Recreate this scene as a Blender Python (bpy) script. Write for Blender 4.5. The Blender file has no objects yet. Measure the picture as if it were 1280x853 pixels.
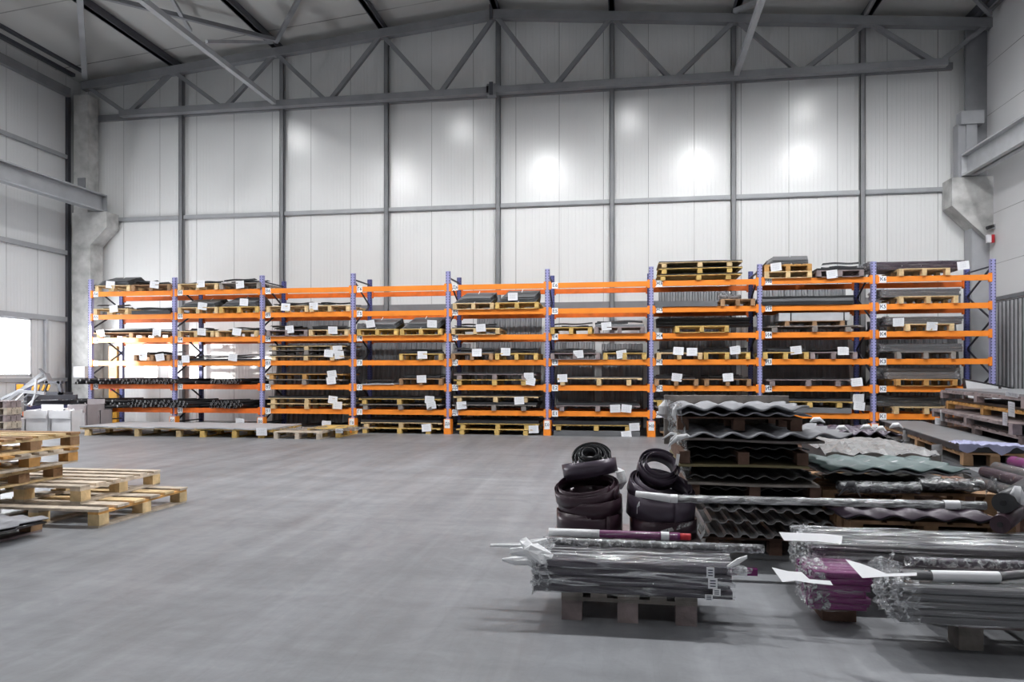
import bpy, math, random
from mathutils import Vector, Matrix
random.seed(7)
R = math.radians
sc = bpy.context.scene
C = sc.collection

# ------------------------------------------------------------------ camera, world, light, exposure
F = 892.0                       # focal length in pixels of the 1280 wide frame
TH = math.atan(140 / F)         # the camera looks a little to the side of the wall's normal
H = 1.72                        # eye height
cam_d = bpy.data.cameras.new('camera'); cam = bpy.data.objects.new('camera', cam_d); C.objects.link(cam)
cam.location = (0, 0, H); cam.rotation_euler = (R(90), 0, TH)
cam_d.sensor_width = 36; cam_d.lens = F / 1280 * 36; cam_d.shift_y = 39.5 / 1280
cam_d.clip_start = .05; cam_d.clip_end = 200
sc.camera = cam
sc.view_settings.view_transform = 'Standard'; sc.view_settings.look = 'None'
sc.view_settings.gamma = 1; sc.view_settings.use_curve_mapping = False
sc.view_settings.exposure = 0.0
w = bpy.data.worlds.new('World'); sc.world = w; w.use_nodes = True
w.node_tree.nodes['Background'].inputs[0].default_value = (.93, .96, 1, 1)
w.node_tree.nodes['Background'].inputs[1].default_value = 4.0
sd = bpy.data.lights.new('sun', 'SUN'); sd.energy = 12; sd.angle = R(1.5); sd.color = (1, .97, .93)
so = bpy.data.objects.new('sun', sd); C.objects.link(so)
so.rotation_euler = Vector((1, .9, -.108)).to_track_quat('-Z', 'Y').to_euler()
LAMP_E = 940
LAMPS = [(-16.6, 9.6, .7), (-11.0, 10.8, 2.7), (-3.7, 10.8, 3.9), (3.3, 10.8, 4.0), (8.0, 10.8, 3.5)]
LAMPS += [(x, y, .45) for x in (-14.2, -7.2) for y in (4.0, -2.4)] + [(-.2, -2.4, .6), (6.6, -2.4, .4)] + [(-13.9, 16.4, .6), (-6.6, 16.4, .4), (.2, 16.4, .4), (6.8, 16.4, .45)]
for wy, wz, sy, sz, en in ((18.8, 2.54, 3.1, 1.75, 300), (16.05, 2.88, 1.6, 1.25, 160)):      # area lamps for daylight at the side window and the added unseen one
    wl = bpy.data.lights.new('window_daylight', 'AREA'); wl.shape = 'RECTANGLE'; wl.size = sz; wl.size_y = sy; wl.energy = en; wl.color = (.93, .96, 1)
    wo = bpy.data.objects.new('window_daylight', wl); C.objects.link(wo); wo.location = (-19.05, wy, wz); wo.rotation_euler = (0, R(-90), 0)
sc.cycles.max_bounces = 8; sc.cycles.transparent_max_bounces = 24
sc.cycles.caustics_reflective = False; sc.cycles.caustics_refractive = False
sc.cycles.sample_clamp_indirect = 4

# ------------------------------------------------------------------ helpers
cc, ss = math.cos(TH), math.sin(TH)
def ray(x, y):
    u = (x - 640) / F; v = (466 - y) / F
    return (u * cc - ss, u * ss + cc, v)
def atZ(x, y, z=0):
    r = ray(x, y); t = (z - H) / r[2]; return Vector((r[0] * t, r[1] * t, z))
def atY(x, y, Y):
    r = ray(x, y); t = Y / r[1]; return Vector((r[0] * t, Y, H + r[2] * t))
def X_at(x, Y):
    r = ray(x, 466); return r[0] * Y / r[1]

class MB:
    def __init__(s): s.v = []; s.f = []; s.m = []; s.sm = []; s.mi = 0; s.smooth = False
    def add(s, vs, fs, smooth=None):
        b = len(s.v); s.v += [tuple(p) for p in vs]
        for f in fs:
            s.f.append(tuple(i + b for i in f)); s.m.append(s.mi); s.sm.append(s.smooth if smooth is None else smooth)
    def box(s, x0, x1, y0, y1, z0, z1):
        s.add([(x0,y0,z0),(x1,y0,z0),(x1,y1,z0),(x0,y1,z0),(x0,y0,z1),(x1,y0,z1),(x1,y1,z1),(x0,y1,z1)],
              [(0,3,2,1),(4,5,6,7),(0,1,5,4),(1,2,6,5),(2,3,7,6),(3,0,4,7)]); return s
    def bar(s, p, q, w, h, up=(0,0,1)):
        p = Vector(p); q = Vector(q); d = (q - p).normalized(); up = Vector(up)
        if abs(d.dot(up)) > .99: up = Vector((0,1,0))
        sx = d.cross(up).normalized(); sz = sx.cross(d).normalized()
        vs = []
        for c in (p, q):
            for a, b in ((-1,-1),(1,-1),(1,1),(-1,1)): vs.append(c + sx*(a*w/2) + sz*(b*h/2))
        s.add(vs, [(0,1,2,3),(7,6,5,4),(0,4,5,1),(1,5,6,2),(2,6,7,3),(3,7,4,0)]); return s
    def prism(s, poly, a0, a1, axis='y', smooth=False):
        n = len(poly); vs = []
        for a in (a0, a1):
            for (u, v) in poly:
                vs.append({'y': (u, a, v), 'x': (a, u, v), 'z': (u, v, a)}[axis])
        fs = [tuple(range(n)), tuple(range(2*n-1, n-1, -1))] + [(i, n+i, n+(i+1) % n, (i+1) % n) for i in range(n)]
        s.add(vs, fs[:2], False); b = len(s.v) - 2*n
        for f in fs[2:]:
            s.f.append(tuple(i + b for i in f)); s.m.append(s.mi); s.sm.append(smooth)
        return s
    def tube(s, p, q, r, n=10, cap=True, r2=None):
        p = Vector(p); q = Vector(q); d = (q - p).normalized(); up = Vector((0,0,1))
        if abs(d.dot(up)) > .99: up = Vector((0,1,0))
        a = d.cross(up).normalized(); b = a.cross(d).normalized(); r2 = r if r2 is None else r2
        vs = []
        for c, rr in ((p, r), (q, r2)):
            for i in range(n):
                t = 2*math.pi*i/n; vs.append(c + a*math.cos(t)*rr + b*math.sin(t)*rr)
        s.add(vs, [(i, (i+1) % n, n+(i+1) % n, n+i) for i in range(n)], True)
        if cap:
            base = len(s.v) - 2*n
            s.f.append(tuple(base + i for i in range(n-1, -1, -1))); s.f.append(tuple(base + n + i for i in range(n)))
            s.m += [s.mi]*2; s.sm += [False]*2
        return s
    def grid(s, fn, nu, nv, smooth=True, close=False):
        vs = [fn(i/nu, j/nv) for i in range(nu+1) for j in range(nv+1)]
        s.add(vs, [(i*(nv+1)+j, (i+1)*(nv+1)+j, (i+1)*(nv+1)+j+1, i*(nv+1)+j+1) for i in range(nu) for j in range(nv)], smooth)
        return s
    def mesh(s, name, mats):
        me = bpy.data.meshes.new(name); me.from_pydata(s.v, [], s.f)
        if not isinstance(mats, (list, tuple)): mats = [mats]
        for m in mats: me.materials.append(m)
        me.polygons.foreach_set('material_index', s.m); me.polygons.foreach_set('use_smooth', s.sm)
        me.validate(); me.update(); return me
    def build(s, name, mats, parent=None, loc=(0,0,0), rz=0):
        return mo(name, s.mesh(name, mats), parent, loc, rz)
def mo(name, me, parent=None, loc=(0,0,0), rz=0, rot=None):
    o = bpy.data.objects.new(name, me); C.objects.link(o); o.parent = parent
    o.location = loc; o.rotation_euler = rot if rot else (0, 0, rz); return o
def tag(o, label=None, cat=None, group=None, kind=None):
    if label: o['label'] = label
    if cat: o['category'] = cat
    if group: o['group'] = group
    if kind: o['kind'] = kind
    return o
def thing(name, label, cat, loc=(0,0,0), rz=0, group=None, rot=None):
    o = bpy.data.objects.new(name, None); C.objects.link(o); o.empty_display_size = .1
    o.location = loc; o.rotation_euler = rot if rot else (0, 0, rz); return tag(o, label, cat, group)
def struct(name, mb, mats): return tag(mb.build(name, mats), kind='structure')

# ------------------------------------------------------------------ materials
def mat(name, col, rough=.6, metal=0, spec=.5, noise=0, nscale=4, stretch=(1,1,1), bump=0, bscale=30, objvar=0, coat=0):
    m = bpy.data.materials.new(name); m.use_nodes = True; nt = m.node_tree; b = nt.nodes['Principled BSDF']
    b.inputs['Base Color'].default_value = (*col, 1); b.inputs['Roughness'].default_value = rough
    b.inputs['Metallic'].default_value = metal; b.inputs['Specular IOR Level'].default_value = spec
    b.inputs['Coat Weight'].default_value = coat
    tc = nt.nodes.new('ShaderNodeTexCoord'); mp = nt.nodes.new('ShaderNodeMapping'); mp.inputs['Scale'].default_value = stretch
    nt.links.new(tc.outputs['Object'], mp.inputs[0])
    last = None
    if noise:
        n = nt.nodes.new('ShaderNodeTexNoise'); n.inputs['Scale'].default_value = nscale; n.inputs['Detail'].default_value = 5
        nt.links.new(mp.outputs[0], n.inputs['Vector'])
        mr = nt.nodes.new('ShaderNodeMapRange'); mr.inputs[1].default_value = .3; mr.inputs[2].default_value = .7
        mr.inputs[3].default_value = 1 - noise; mr.inputs[4].default_value = 1 + noise
        nt.links.new(n.outputs[0], mr.inputs[0]); last = mr.outputs[0]
    if objvar:
        oi = nt.nodes.new('ShaderNodeObjectInfo'); mr = nt.nodes.new('ShaderNodeMapRange')
        mr.inputs[3].default_value = 1 - objvar; mr.inputs[4].default_value = 1 + objvar
        nt.links.new(oi.outputs['Random'], mr.inputs[0])
        if last is not None:
            mm = nt.nodes.new('ShaderNodeMath'); mm.operation = 'MULTIPLY'; nt.links.new(last, mm.inputs[0]); nt.links.new(mr.outputs[0], mm.inputs[1]); last = mm.outputs[0]
        else: last = mr.outputs[0]
    if last is not None:
        vm = nt.nodes.new('ShaderNodeVectorMath'); vm.operation = 'SCALE'; vm.inputs[0].default_value = col
        nt.links.new(last, vm.inputs['Scale']); nt.links.new(vm.outputs[0], b.inputs['Base Color'])
    if bump:
        n = nt.nodes.new('ShaderNodeTexNoise'); n.inputs['Scale'].default_value = bscale; n.inputs['Detail'].default_value = 4
        nt.links.new(mp.outputs[0], n.inputs['Vector'])
        bp = nt.nodes.new('ShaderNodeBump'); bp.inputs['Strength'].default_value = bump; bp.inputs['Distance'].default_value = .02
        nt.links.new(n.outputs[0], bp.inputs['Height']); nt.links.new(bp.outputs[0], b.inputs['Normal'])
    return m

def M2(nt, op, a, b=None, c=None):
    n = nt.nodes.new('ShaderNodeMath'); n.operation = op
    for i, x in enumerate((a, b, c)):
        if x is None: continue
        if isinstance(x, (int, float)): n.inputs[i].default_value = x
        else: nt.links.new(x, n.inputs[i])
    return n.outputs[0]

def panel_mat(name, col, axis, joint, off, rib=.115, rough=.33, jw=.012, noise=.05, ribs=True):
    """coated sandwich panel: joints every `joint` metres along `axis`, fine micro-ribs between"""
    m = bpy.data.materials.new(name); m.use_nodes = True; nt = m.node_tree; b = nt.nodes['Principled BSDF']
    b.inputs['Roughness'].default_value = rough; b.inputs['Coat Weight'].default_value = 1 if ribs else .1; b.inputs['Coat Roughness'].default_value = .22
    tc = nt.nodes.new('ShaderNodeTexCoord'); sx = nt.nodes.new('ShaderNodeSeparateXYZ'); nt.links.new(tc.outputs['Object'], sx.inputs[0])
    a = sx.outputs['XYZ'.index(axis)]
    t = M2(nt, 'FRACT', M2(nt, 'DIVIDE', M2(nt, 'SUBTRACT', a, off), joint))
    j = M2(nt, 'LESS_THAN', t, jw / joint * 1.6)
    jc = nt.nodes.new('ShaderNodeTexNoise'); jc.inputs['Scale'].default_value = .35; nt.links.new(tc.outputs['Object'], jc.inputs['Vector'])
    mx = nt.nodes.new('ShaderNodeMix'); mx.data_type = 'RGBA'
    mx.inputs['A'].default_value = (*col, 1); mx.inputs['B'].default_value = (*(c * .28 for c in col), 1)
    nt.links.new(M2(nt, 'MULTIPLY', j, M2(nt, 'MULTIPLY_ADD', jc.outputs[0], 1.6, -.1)), mx.inputs['Factor'])
    n = nt.nodes.new('ShaderNodeTexNoise'); n.inputs['Scale'].default_value = .7; nt.links.new(tc.outputs['Object'], n.inputs['Vector'])
    vm = nt.nodes.new('ShaderNodeVectorMath'); vm.operation = 'SCALE'
    nt.links.new(mx.outputs['Result'], vm.inputs[0]); nt.links.new(M2(nt, 'MULTIPLY_ADD', n.outputs[0], noise * 2, 1 - noise), vm.inputs['Scale'])
    nt.links.new(vm.outputs[0], b.inputs['Base Color'])
    if ribs:
        tr = M2(nt, 'FRACT', M2(nt, 'DIVIDE', a, rib))
        tri = M2(nt, 'ABSOLUTE', M2(nt, 'SUBTRACT', tr, .5))
        pr = nt.nodes.new('ShaderNodeMapRange'); pr.inputs[1].default_value = .36; pr.inputs[2].default_value = .46; nt.links.new(tri, pr.inputs[0])
        bp = nt.nodes.new('ShaderNodeBump'); bp.inputs['Strength'].default_value = .5; bp.inputs['Distance'].default_value = .01
        nt.links.new(pr.outputs[0], bp.inputs['Height']); nt.links.new(bp.outputs[0], b.inputs['Normal'])
    return m

def wood(name, col, noise=.3, rough=.75): return mat(name, col, rough, 0, .3, noise, 6, (1, 1, 1), .3, 25, .16)

m_wall = panel_mat('white wall panel', (.79, .80, .80), 'X', 1.39, -.65)
m_wall_l = panel_mat('white side wall panel', (.74, .75, .76), 'Y', 1.2, .3)
m_wall_r = panel_mat('white flat wall panel', (.80, .80, .81), 'Z', 1.43, 4.75, ribs=False, noise=.08)
m_roof = panel_mat('roof panel', (.50, .50, .49), 'Y', 3.4, 1.0, ribs=False, rough=.6, jw=.03)
m_steel = mat('grey painted steel', (.23, .235, .25), .45, .1, noise=.12, nscale=2)
m_steel_l = mat('pale grey painted steel', (.38, .39, .41), .45, .1, noise=.1, nscale=2)
m_galv = mat('galvanised steel', (.42, .43, .45), .4, .35, noise=.15, nscale=3)
m_beam_d = mat('dark steel', (.07, .072, .085), .5, .1)
m_conc = mat('rough concrete', (.50, .50, .49), .9, 0, .2, .32, 2.2, bump=.8, bscale=9)
m_orange = mat('orange beam paint', (.95, .28, .028), .42, noise=.08, nscale=3)
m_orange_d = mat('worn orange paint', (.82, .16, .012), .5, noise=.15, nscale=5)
m_blue_d = mat('dark blue steel paint', (.035, .04, .10), .5)
m_brace = mat('dark brace steel', (.035, .038, .055), .5, .2)
m_black = mat('black metal', (.012, .012, .014), .35, .2)
m_dark = mat('dark coated sheet', (.028, .029, .032), .4, .1, noise=.35, nscale=3, objvar=.5)
m_grey = mat('graphite coated sheet', (.17, .175, .185), .42, .1, noise=.1, nscale=3, objvar=.3)
m_dgrey = mat('dark grey profiled sheet', (.17, .175, .185), .35, .15, noise=.2, nscale=2, objvar=.15)
m_lgrey = mat('silver grey sheet', (.32, .325, .35), .5, 0, noise=.1)
m_pgrey = mat('pale grey sheet', (.52, .53, .55), .45, .1, noise=.08)
m_green = mat('grey green tile sheet', (.115, .165, .165), .5, .05, noise=.12)
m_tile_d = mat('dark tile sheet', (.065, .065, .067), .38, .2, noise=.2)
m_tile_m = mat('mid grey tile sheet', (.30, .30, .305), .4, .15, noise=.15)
m_plum = mat('plum coated strip', (.038, .018, .028), .3, .1, noise=.1)
m_plum_g = mat('plum grey strip', (.06, .045, .066), .32, .15, noise=.1)
m_violet = mat('violet coated profile', (.17, .008, .12), .4)
m_violet_g = mat('violet grey tile sheet', (.040, .024, .042), .4, .1, noise=.3)
m_prof = mat('grey profile', (.13, .13, .138), .32, .15, noise=.12, objvar=.15)
m_prof_d = mat('dark violet grey profile', (.062, .055, .070), .32, .15, noise=.12, objvar=.2)
m_paper = mat('white paper', (.86, .87, .9), .8)
m_ink = mat('blue black ink', (.02, .025, .06), .7)
m_tissue = mat('white packing film', (.85, .86, .88), .45, bump=.6, bscale=14)
m_card = mat('white carton', (.82, .82, .84), .75, noise=.06)
m_card2 = mat('mauve brown carton', (.36, .32, .33), .75, noise=.06)
m_lav = mat('lavender protective film', (.33, .34, .50), .45, bump=.4, bscale=9, noise=.1)
m_yellow = mat('yellow paint', (.52, .25, .012), .5, noise=.1)
m_red = mat('red plastic', (.5, .02, .03), .4)
m_pine = wood('pine wood', (.66, .49, .27)); m_yel = wood('yellow pine wood', (.62, .42, .14))
m_old = wood('weathered grey wood', (.26, .235, .215)); m_brown = wood('brown wood', (.33, .20, .11))
m_dwood = wood('dark red brown wood', (.16, .095, .07)); m_pale = wood('pale weathered wood', (.55, .47, .38))
m_mauve = wood('mauve grey wood', (.27, .22, .22)); m_ochre = wood('ochre stained wood', (.50, .27, .09))
WOOD = dict(pine=m_pine, yel=m_yel, old=m_old, brown=m_brown, dark=m_dwood, pale=m_pale, mauve=m_mauve, ochre=m_ochre)

# floor: trowelled concrete with sweeping tyre marks
def floor_mat():
    m = bpy.data.materials.new('concrete floor'); m.use_nodes = True; nt = m.node_tree; b = nt.nodes['Principled BSDF']
    tc = nt.nodes.new('ShaderNodeTexCoord')
    def noise(scale, st=(1,1,1), rot=0, det=6, dist=0):
        mp = nt.nodes.new('ShaderNodeMapping'); mp.inputs['Scale'].default_value = st; mp.inputs['Rotation'].default_value = (0, 0, rot)
        nt.links.new(tc.outputs['Object'], mp.inputs[0])
        n = nt.nodes.new('ShaderNodeTexNoise'); n.inputs['Scale'].default_value = scale; n.inputs['Detail'].default_value = det; n.inputs['Distortion'].default_value = dist
        nt.links.new(mp.outputs[0], n.inputs['Vector']); return n.outputs[0]
    a = M2(nt, 'MULTIPLY', M2(nt, 'MULTIPLY_ADD', noise(.5), .4, .8), M2(nt, 'MULTIPLY_ADD', noise(3.5, dist=1.5), .5, .75))
    s1 = M2(nt, 'MULTIPLY_ADD', noise(2.6, (1, .07, 1), R(-38), 10, .8), .9, .55)
    s2 = M2(nt, 'MULTIPLY_ADD', noise(2.2, (.06, 1, 1), R(10), 10, .8), .6, .7)
    s3 = M2(nt, 'MULTIPLY_ADD', noise(40, det=3), .12, .94)
    v = M2(nt, 'MULTIPLY', M2(nt, 'MULTIPLY', a, s1), M2(nt, 'MULTIPLY', s2, s3))
    # thin swept dark tyre lines
    wv = nt.nodes.new('ShaderNodeTexNoise'); wv.inputs['Scale'].default_value = 2.1; wv.inputs['Detail'].default_value = 2; wv.inputs['Distortion'].default_value = 2
    mp = nt.nodes.new('ShaderNodeMapping'); mp.inputs['Scale'].default_value = (1.0, .16, 1); mp.inputs['Rotation'].default_value = (0, 0, R(-38)); nt.links.new(tc.outputs['Object'], mp.inputs[0])
    nt.links.new(mp.outputs[0], wv.inputs['Vector'])
    ln = M2(nt, 'ABSOLUTE', M2(nt, 'SUBTRACT', M2(nt, 'FRACT', M2(nt, 'MULTIPLY', wv.outputs[0], 7.0)), .5))
    lm = nt.nodes.new('ShaderNodeMapRange'); lm.inputs[1].default_value = .0; lm.inputs[2].default_value = .10; lm.inputs[3].default_value = .95; lm.inputs[4].default_value = 1; nt.links.new(ln, lm.inputs[0])
    # a few pale scraped streaks
    sn = noise(.9, (.09, 1.4, 1), R(28), 3, .3)
    sp = nt.nodes.new('ShaderNodeMapRange'); sp.inputs[1].default_value = .68; sp.inputs[2].default_value = .76; sp.inputs[3].default_value = 1; sp.inputs[4].default_value = 1.35; nt.links.new(sn, sp.inputs[0])
    v = M2(nt, 'MULTIPLY', v, M2(nt, 'MULTIPLY', lm.outputs[0], sp.outputs[0]))
    vm = nt.nodes.new('ShaderNodeVectorMath'); vm.operation = 'SCALE'; vm.inputs[0].default_value = (.222, .230, .246); nt.links.new(v, vm.inputs['Scale'])
    nt.links.new(vm.outputs[0], b.inputs['Base Color'])
    nt.links.new(M2(nt, 'MULTIPLY_ADD', noise(1.3, (1, .3, 1), R(20)), .25, .30), b.inputs['Roughness'])
    bp = nt.nodes.new('ShaderNodeBump'); bp.inputs['Strength'].default_value = .18; bp.inputs['Distance'].default_value = .01
    nt.links.new(noise(14, det=6), bp.inputs['Height']); nt.links.new(bp.outputs[0], b.inputs['Normal'])
    return m
m_floor = floor_mat()

# perforated rack post paint: two columns of slots punched along the front
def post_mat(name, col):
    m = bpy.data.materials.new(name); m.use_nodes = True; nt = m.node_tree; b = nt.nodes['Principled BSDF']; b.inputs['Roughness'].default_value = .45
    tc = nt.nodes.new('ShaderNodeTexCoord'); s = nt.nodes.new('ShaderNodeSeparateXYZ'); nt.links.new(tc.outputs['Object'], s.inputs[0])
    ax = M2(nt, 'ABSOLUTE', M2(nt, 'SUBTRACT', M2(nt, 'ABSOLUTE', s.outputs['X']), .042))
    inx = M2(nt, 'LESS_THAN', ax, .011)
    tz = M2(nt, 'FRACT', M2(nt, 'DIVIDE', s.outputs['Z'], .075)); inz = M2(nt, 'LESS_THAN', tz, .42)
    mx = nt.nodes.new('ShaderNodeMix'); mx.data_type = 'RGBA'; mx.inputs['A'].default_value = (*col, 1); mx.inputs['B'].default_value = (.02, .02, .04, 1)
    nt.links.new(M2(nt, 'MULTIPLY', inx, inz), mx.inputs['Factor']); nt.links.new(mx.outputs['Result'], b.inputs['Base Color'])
    return m
m_rib_shade = mat('rib gap shade', (.05, .052, .057), .5)
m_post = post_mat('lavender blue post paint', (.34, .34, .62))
m_post_shade = post_mat('shaded post paint', (.09, .10, .30))  # rear posts: the same paint with shade put into its colour

def film_mat(name, amt=.45, rough=.12, scale=(1, 9, 9), bump=.9, col=(.9, .92, .95), lo=.5, hi=.72, dif=.10):
    m = bpy.data.materials.new(name); m.use_nodes = True; nt = m.node_tree
    for n in list(nt.nodes):
        if n.type != 'OUTPUT_MATERIAL': nt.nodes.remove(n)
    out = [n for n in nt.nodes if n.type == 'OUTPUT_MATERIAL'][0]
    tc = nt.nodes.new('ShaderNodeTexCoord'); mp = nt.nodes.new('ShaderNodeMapping'); mp.inputs['Scale'].default_value = scale
    nt.links.new(tc.outputs['Object'], mp.inputs[0])
    n = nt.nodes.new('ShaderNodeTexNoise'); n.inputs['Scale'].default_value = 3.2; n.inputs['Detail'].default_value = 7; n.inputs['Distortion'].default_value = .8
    nt.links.new(mp.outputs[0], n.inputs['Vector'])
    bp = nt.nodes.new('ShaderNodeBump'); bp.inputs['Strength'].default_value = bump; bp.inputs['Distance'].default_value = .06
    nt.links.new(n.outputs[0], bp.inputs['Height'])
    g = nt.nodes.new('ShaderNodeBsdfGlossy'); g.inputs['Roughness'].default_value = rough; g.inputs['Color'].default_value = (*col, 1)
    d = nt.nodes.new('ShaderNodeBsdfDiffuse'); d.inputs['Color'].default_value = (*col, 1)
    nt.links.new(bp.outputs[0], g.inputs['Normal']); nt.links.new(bp.outputs[0], d.inputs['Normal'])
    t = nt.nodes.new('ShaderNodeBsdfTransparent')
    m1 = nt.nodes.new('ShaderNodeMixShader'); m1.inputs[0].default_value = dif
    nt.links.new(g.outputs[0], m1.inputs[1]); nt.links.new(d.outputs[0], m1.inputs[2])
    mr = nt.nodes.new('ShaderNodeMapRange'); mr.inputs[1].default_value = lo; mr.inputs[2].default_value = hi
    mr.inputs[3].default_value = amt * .14; mr.inputs[4].default_value = min(1, amt * 1.7); nt.links.new(n.outputs[0], mr.inputs[0])  # white noise streaks paint highlights into the film
    m2 = nt.nodes.new('ShaderNodeMixShader'); nt.links.new(mr.outputs[0], m2.inputs[0])
    nt.links.new(t.outputs[0], m2.inputs[1]); nt.links.new(m1.outputs[0], m2.inputs[2]); nt.links.new(m2.outputs[0], out.inputs[0])
    return m
m_film = film_mat('clear stretch film', .5, .14, (.45, 9, 9), .7, lo=.54, hi=.74)
m_film_h = film_mat('crumpled stretch film', .75, .16, (8, 8, 8), 1.0, lo=.44, hi=.68, dif=.5)
m_film_w = film_mat('glossy stretch film', .62, .13, (.55, 8, 8), .8, lo=.5, hi=.66, dif=.35)
m_film_g = film_mat('cloudy stretch film', .85, .3, (4, 6, 6), .8, (.42, .43, .44), .4, .65, .4)
def glass_mat():
    m = bpy.data.materials.new('window glass'); m.use_nodes = True; nt = m.node_tree; nt.nodes.remove(nt.nodes['Principled BSDF'])
    out = [n for n in nt.nodes if n.type == 'OUTPUT_MATERIAL'][0]
    t = nt.nodes.new('ShaderNodeBsdfTransparent'); g = nt.nodes.new('ShaderNodeBsdfGlossy'); g.inputs['Roughness'].default_value = .05
    x = nt.nodes.new('ShaderNodeMixShader'); x.inputs[0].default_value = .06
    nt.links.new(t.outputs[0], x.inputs[1]); nt.links.new(g.outputs[0], x.inputs[2]); nt.links.new(x.outputs[0], out.inputs[0]); return m
m_glass = glass_mat()
m_lamp = bpy.data.materials.new('lamp glow'); m_lamp.use_nodes = True
m_lamp.node_tree.nodes['Principled BSDF'].inputs['Emission Color'].default_value = (1, 1, 1, 1)
m_lamp.node_tree.nodes['Principled BSDF'].inputs['Emission Strength'].default_value = 12

# ------------------------------------------------------------------ the hall
XL, XR, YB, YF = -19.0, 10.25, 22.6, -14.0
RX, RZ, EZL = -4.1, 13.38, 12.0
def roofz(x): return RZ - abs(x - RX) * .0955
struct('floor', MB().box(XL-.3, XR+.3, YF-.3, YB+.3, -.3, 0), m_floor)
b = MB(); b.prism([(XL-.2, -.1), (XR+.2, -.1), (XR+.2, roofz(XR+.2)), (RX, RZ), (XL-.2, roofz(XL-.2))], YB, YB+.2); struct('wall_back', b, m_wall)
b = MB(); b.prism([(XL-.2, -.1), (XR+.2, -.1), (XR+.2, roofz(XR+.2)), (RX, RZ), (XL-.2, roofz(XL-.2))], YF-.2, YF); struct('wall_front', b, m_wall)
b = MB(); b.prism([(XL-.4, roofz(XL-.4)), (RX, RZ), (XR+.4, roofz(XR+.4)), (XR+.4, roofz(XR+.4)+.2), (RX, RZ+.2), (XL-.4, roofz(XL-.4)+.2)], YF-.3, YB+.3); struct('ceiling', b, m_roof)
# left wall: its window, plus an unseen one added to shape the sun patch
W1 = (17.2, 20.45, 1.6, 3.48); W2 = (15.2, 16.9, 2.2, 3.55)
b = MB()
zt = roofz(XL)
b.box(XL-.15, XL, YF, W2[0], 0, zt); b.box(XL-.15, XL, W2[0], W2[1], 0, W2[2]); b.box(XL-.15, XL, W2[0], W2[1], W2[3], zt)
b.box(XL-.15, XL, W2[1], W1[0], 0, zt); b.box(XL-.15, XL, W1[0], W1[1], 0, W1[2]); b.box(XL-.15, XL, W1[0], W1[1], W1[3], zt)
b.box(XL-.15, XL, W1[1], YB, 0, zt); struct('wall_left', b, m_wall_l)
for i, W in enumerate((W1, W2)):
    e = bpy.data.objects.new(f'window_{i+1}', None); C.objects.link(e); tag(e, kind='structure'); e.location = (XL, (W[0]+W[1])/2, W[2])
    b = MB(); y0, y1, z0, z1 = W[0]-e.location.y, W[1]-e.location.y, 0, W[3]-W[2]
    for a in ((y0, y0+.07, z0, z1), (y1-.07, y1, z0, z1), (y0, y1, z0, z0+.07), (y0, y1, z1-.07, z1)): b.box(-.1, .03, *a)
    b.build('window_frame', m_pgrey, e)
    MB().box(-.07, -.06, y0+.07, y1-.07, z0+.07, z1-.07).build('window_pane', m_glass, e)
struct('wall_right', MB().box(XR, XR+.15, YF, YB, 0, roofz(XR)), m_wall_r)
# ribbed metal wainscot on the right wall
b = MB(); y = 16.0; p = .20
poly = []
while y < 21.85:
    poly += [(XR-.02, y), (XR-.09, y+.03), (XR-.09, y+.09), (XR-.02, y+.12)]; y += p
poly += [(XR-.001, 21.85), (XR-.001, 16.0)]
b = MB(); b.box(XR-.02, XR-.002, 2, 21.85, 0, 3.68); b.mi = 1  # dark backing between pale battens puts the ribs' shading into colour
for k in range(99): b.box(XR-.045, XR-.02, 2.02+k*.2, 2.11+k*.2, 0, 3.66)
tag(b.build('ribbed_wainscot', [m_rib_shade, m_pgrey]), 'ribbed grey metal cladding on lower part of side wall behind rack end', 'wall cladding')
b = MB(); b.box(XR-.05, XR, -12, 21.9, 3.72, 3.82); tag(b.build('wall_rail', m_steel), 'thin horizontal steel rail above the ribbed wall cladding', 'rail')

# steel mullions of the back wall
PX = [-15.05, -11.35, -7.7, -3.98, -.37, 3.29, 6.98]
PN = ['third', 'fourth', 'fifth', 'sixth', 'seventh', 'eighth']
whr = ['above the second rack bay', 'above the third rack bay', 'above the fourth rack bay', 'under the roof ridge', 'above the sixth rack bay', 'above the seventh rack bay', 'above the eighth rack bay']
for x, t in zip(PX, whr):
    b = MB(); z1 = roofz(x) - .1
    b.box(x-.075, x+.075, YB-.15, YB-.13, 0, z1); b.box(x-.075, x-.06, YB-.15, YB, 0, z1); b.box(x+.06, x+.075, YB-.15, YB, 0, z1)
    tag(b.build('wall_post', m_steel), 'grey steel wall post running floor to roof ' + t, 'steel post')
b = MB(); b.box(XL+1.4, XR-.6, YB-.09, YB, 7.0, 7.14); b.box(XL+1.4, XR-.6, YB-.11, YB-.09, 7.02, 7.12)
tag(b.build('wall_rail', m_steel_l), 'horizontal grey steel rail crossing the back wall halfway up', 'rail')
b = MB(); b.box(XL+1, XR-.6, YB-.12, YB, 3.74, 3.94)
tag(b.build('wall_rail', m_steel), 'dark horizontal steel rail seen between upper rack levels on back wall', 'rail')
b = MB(); b.box(XL+.6, XR-.8, YB-.12, YB, 10.55, 10.75)
tag(b.build('wall_rail', m_steel), 'horizontal steel rail on back wall just behind truss bottom chord', 'rail')
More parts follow.
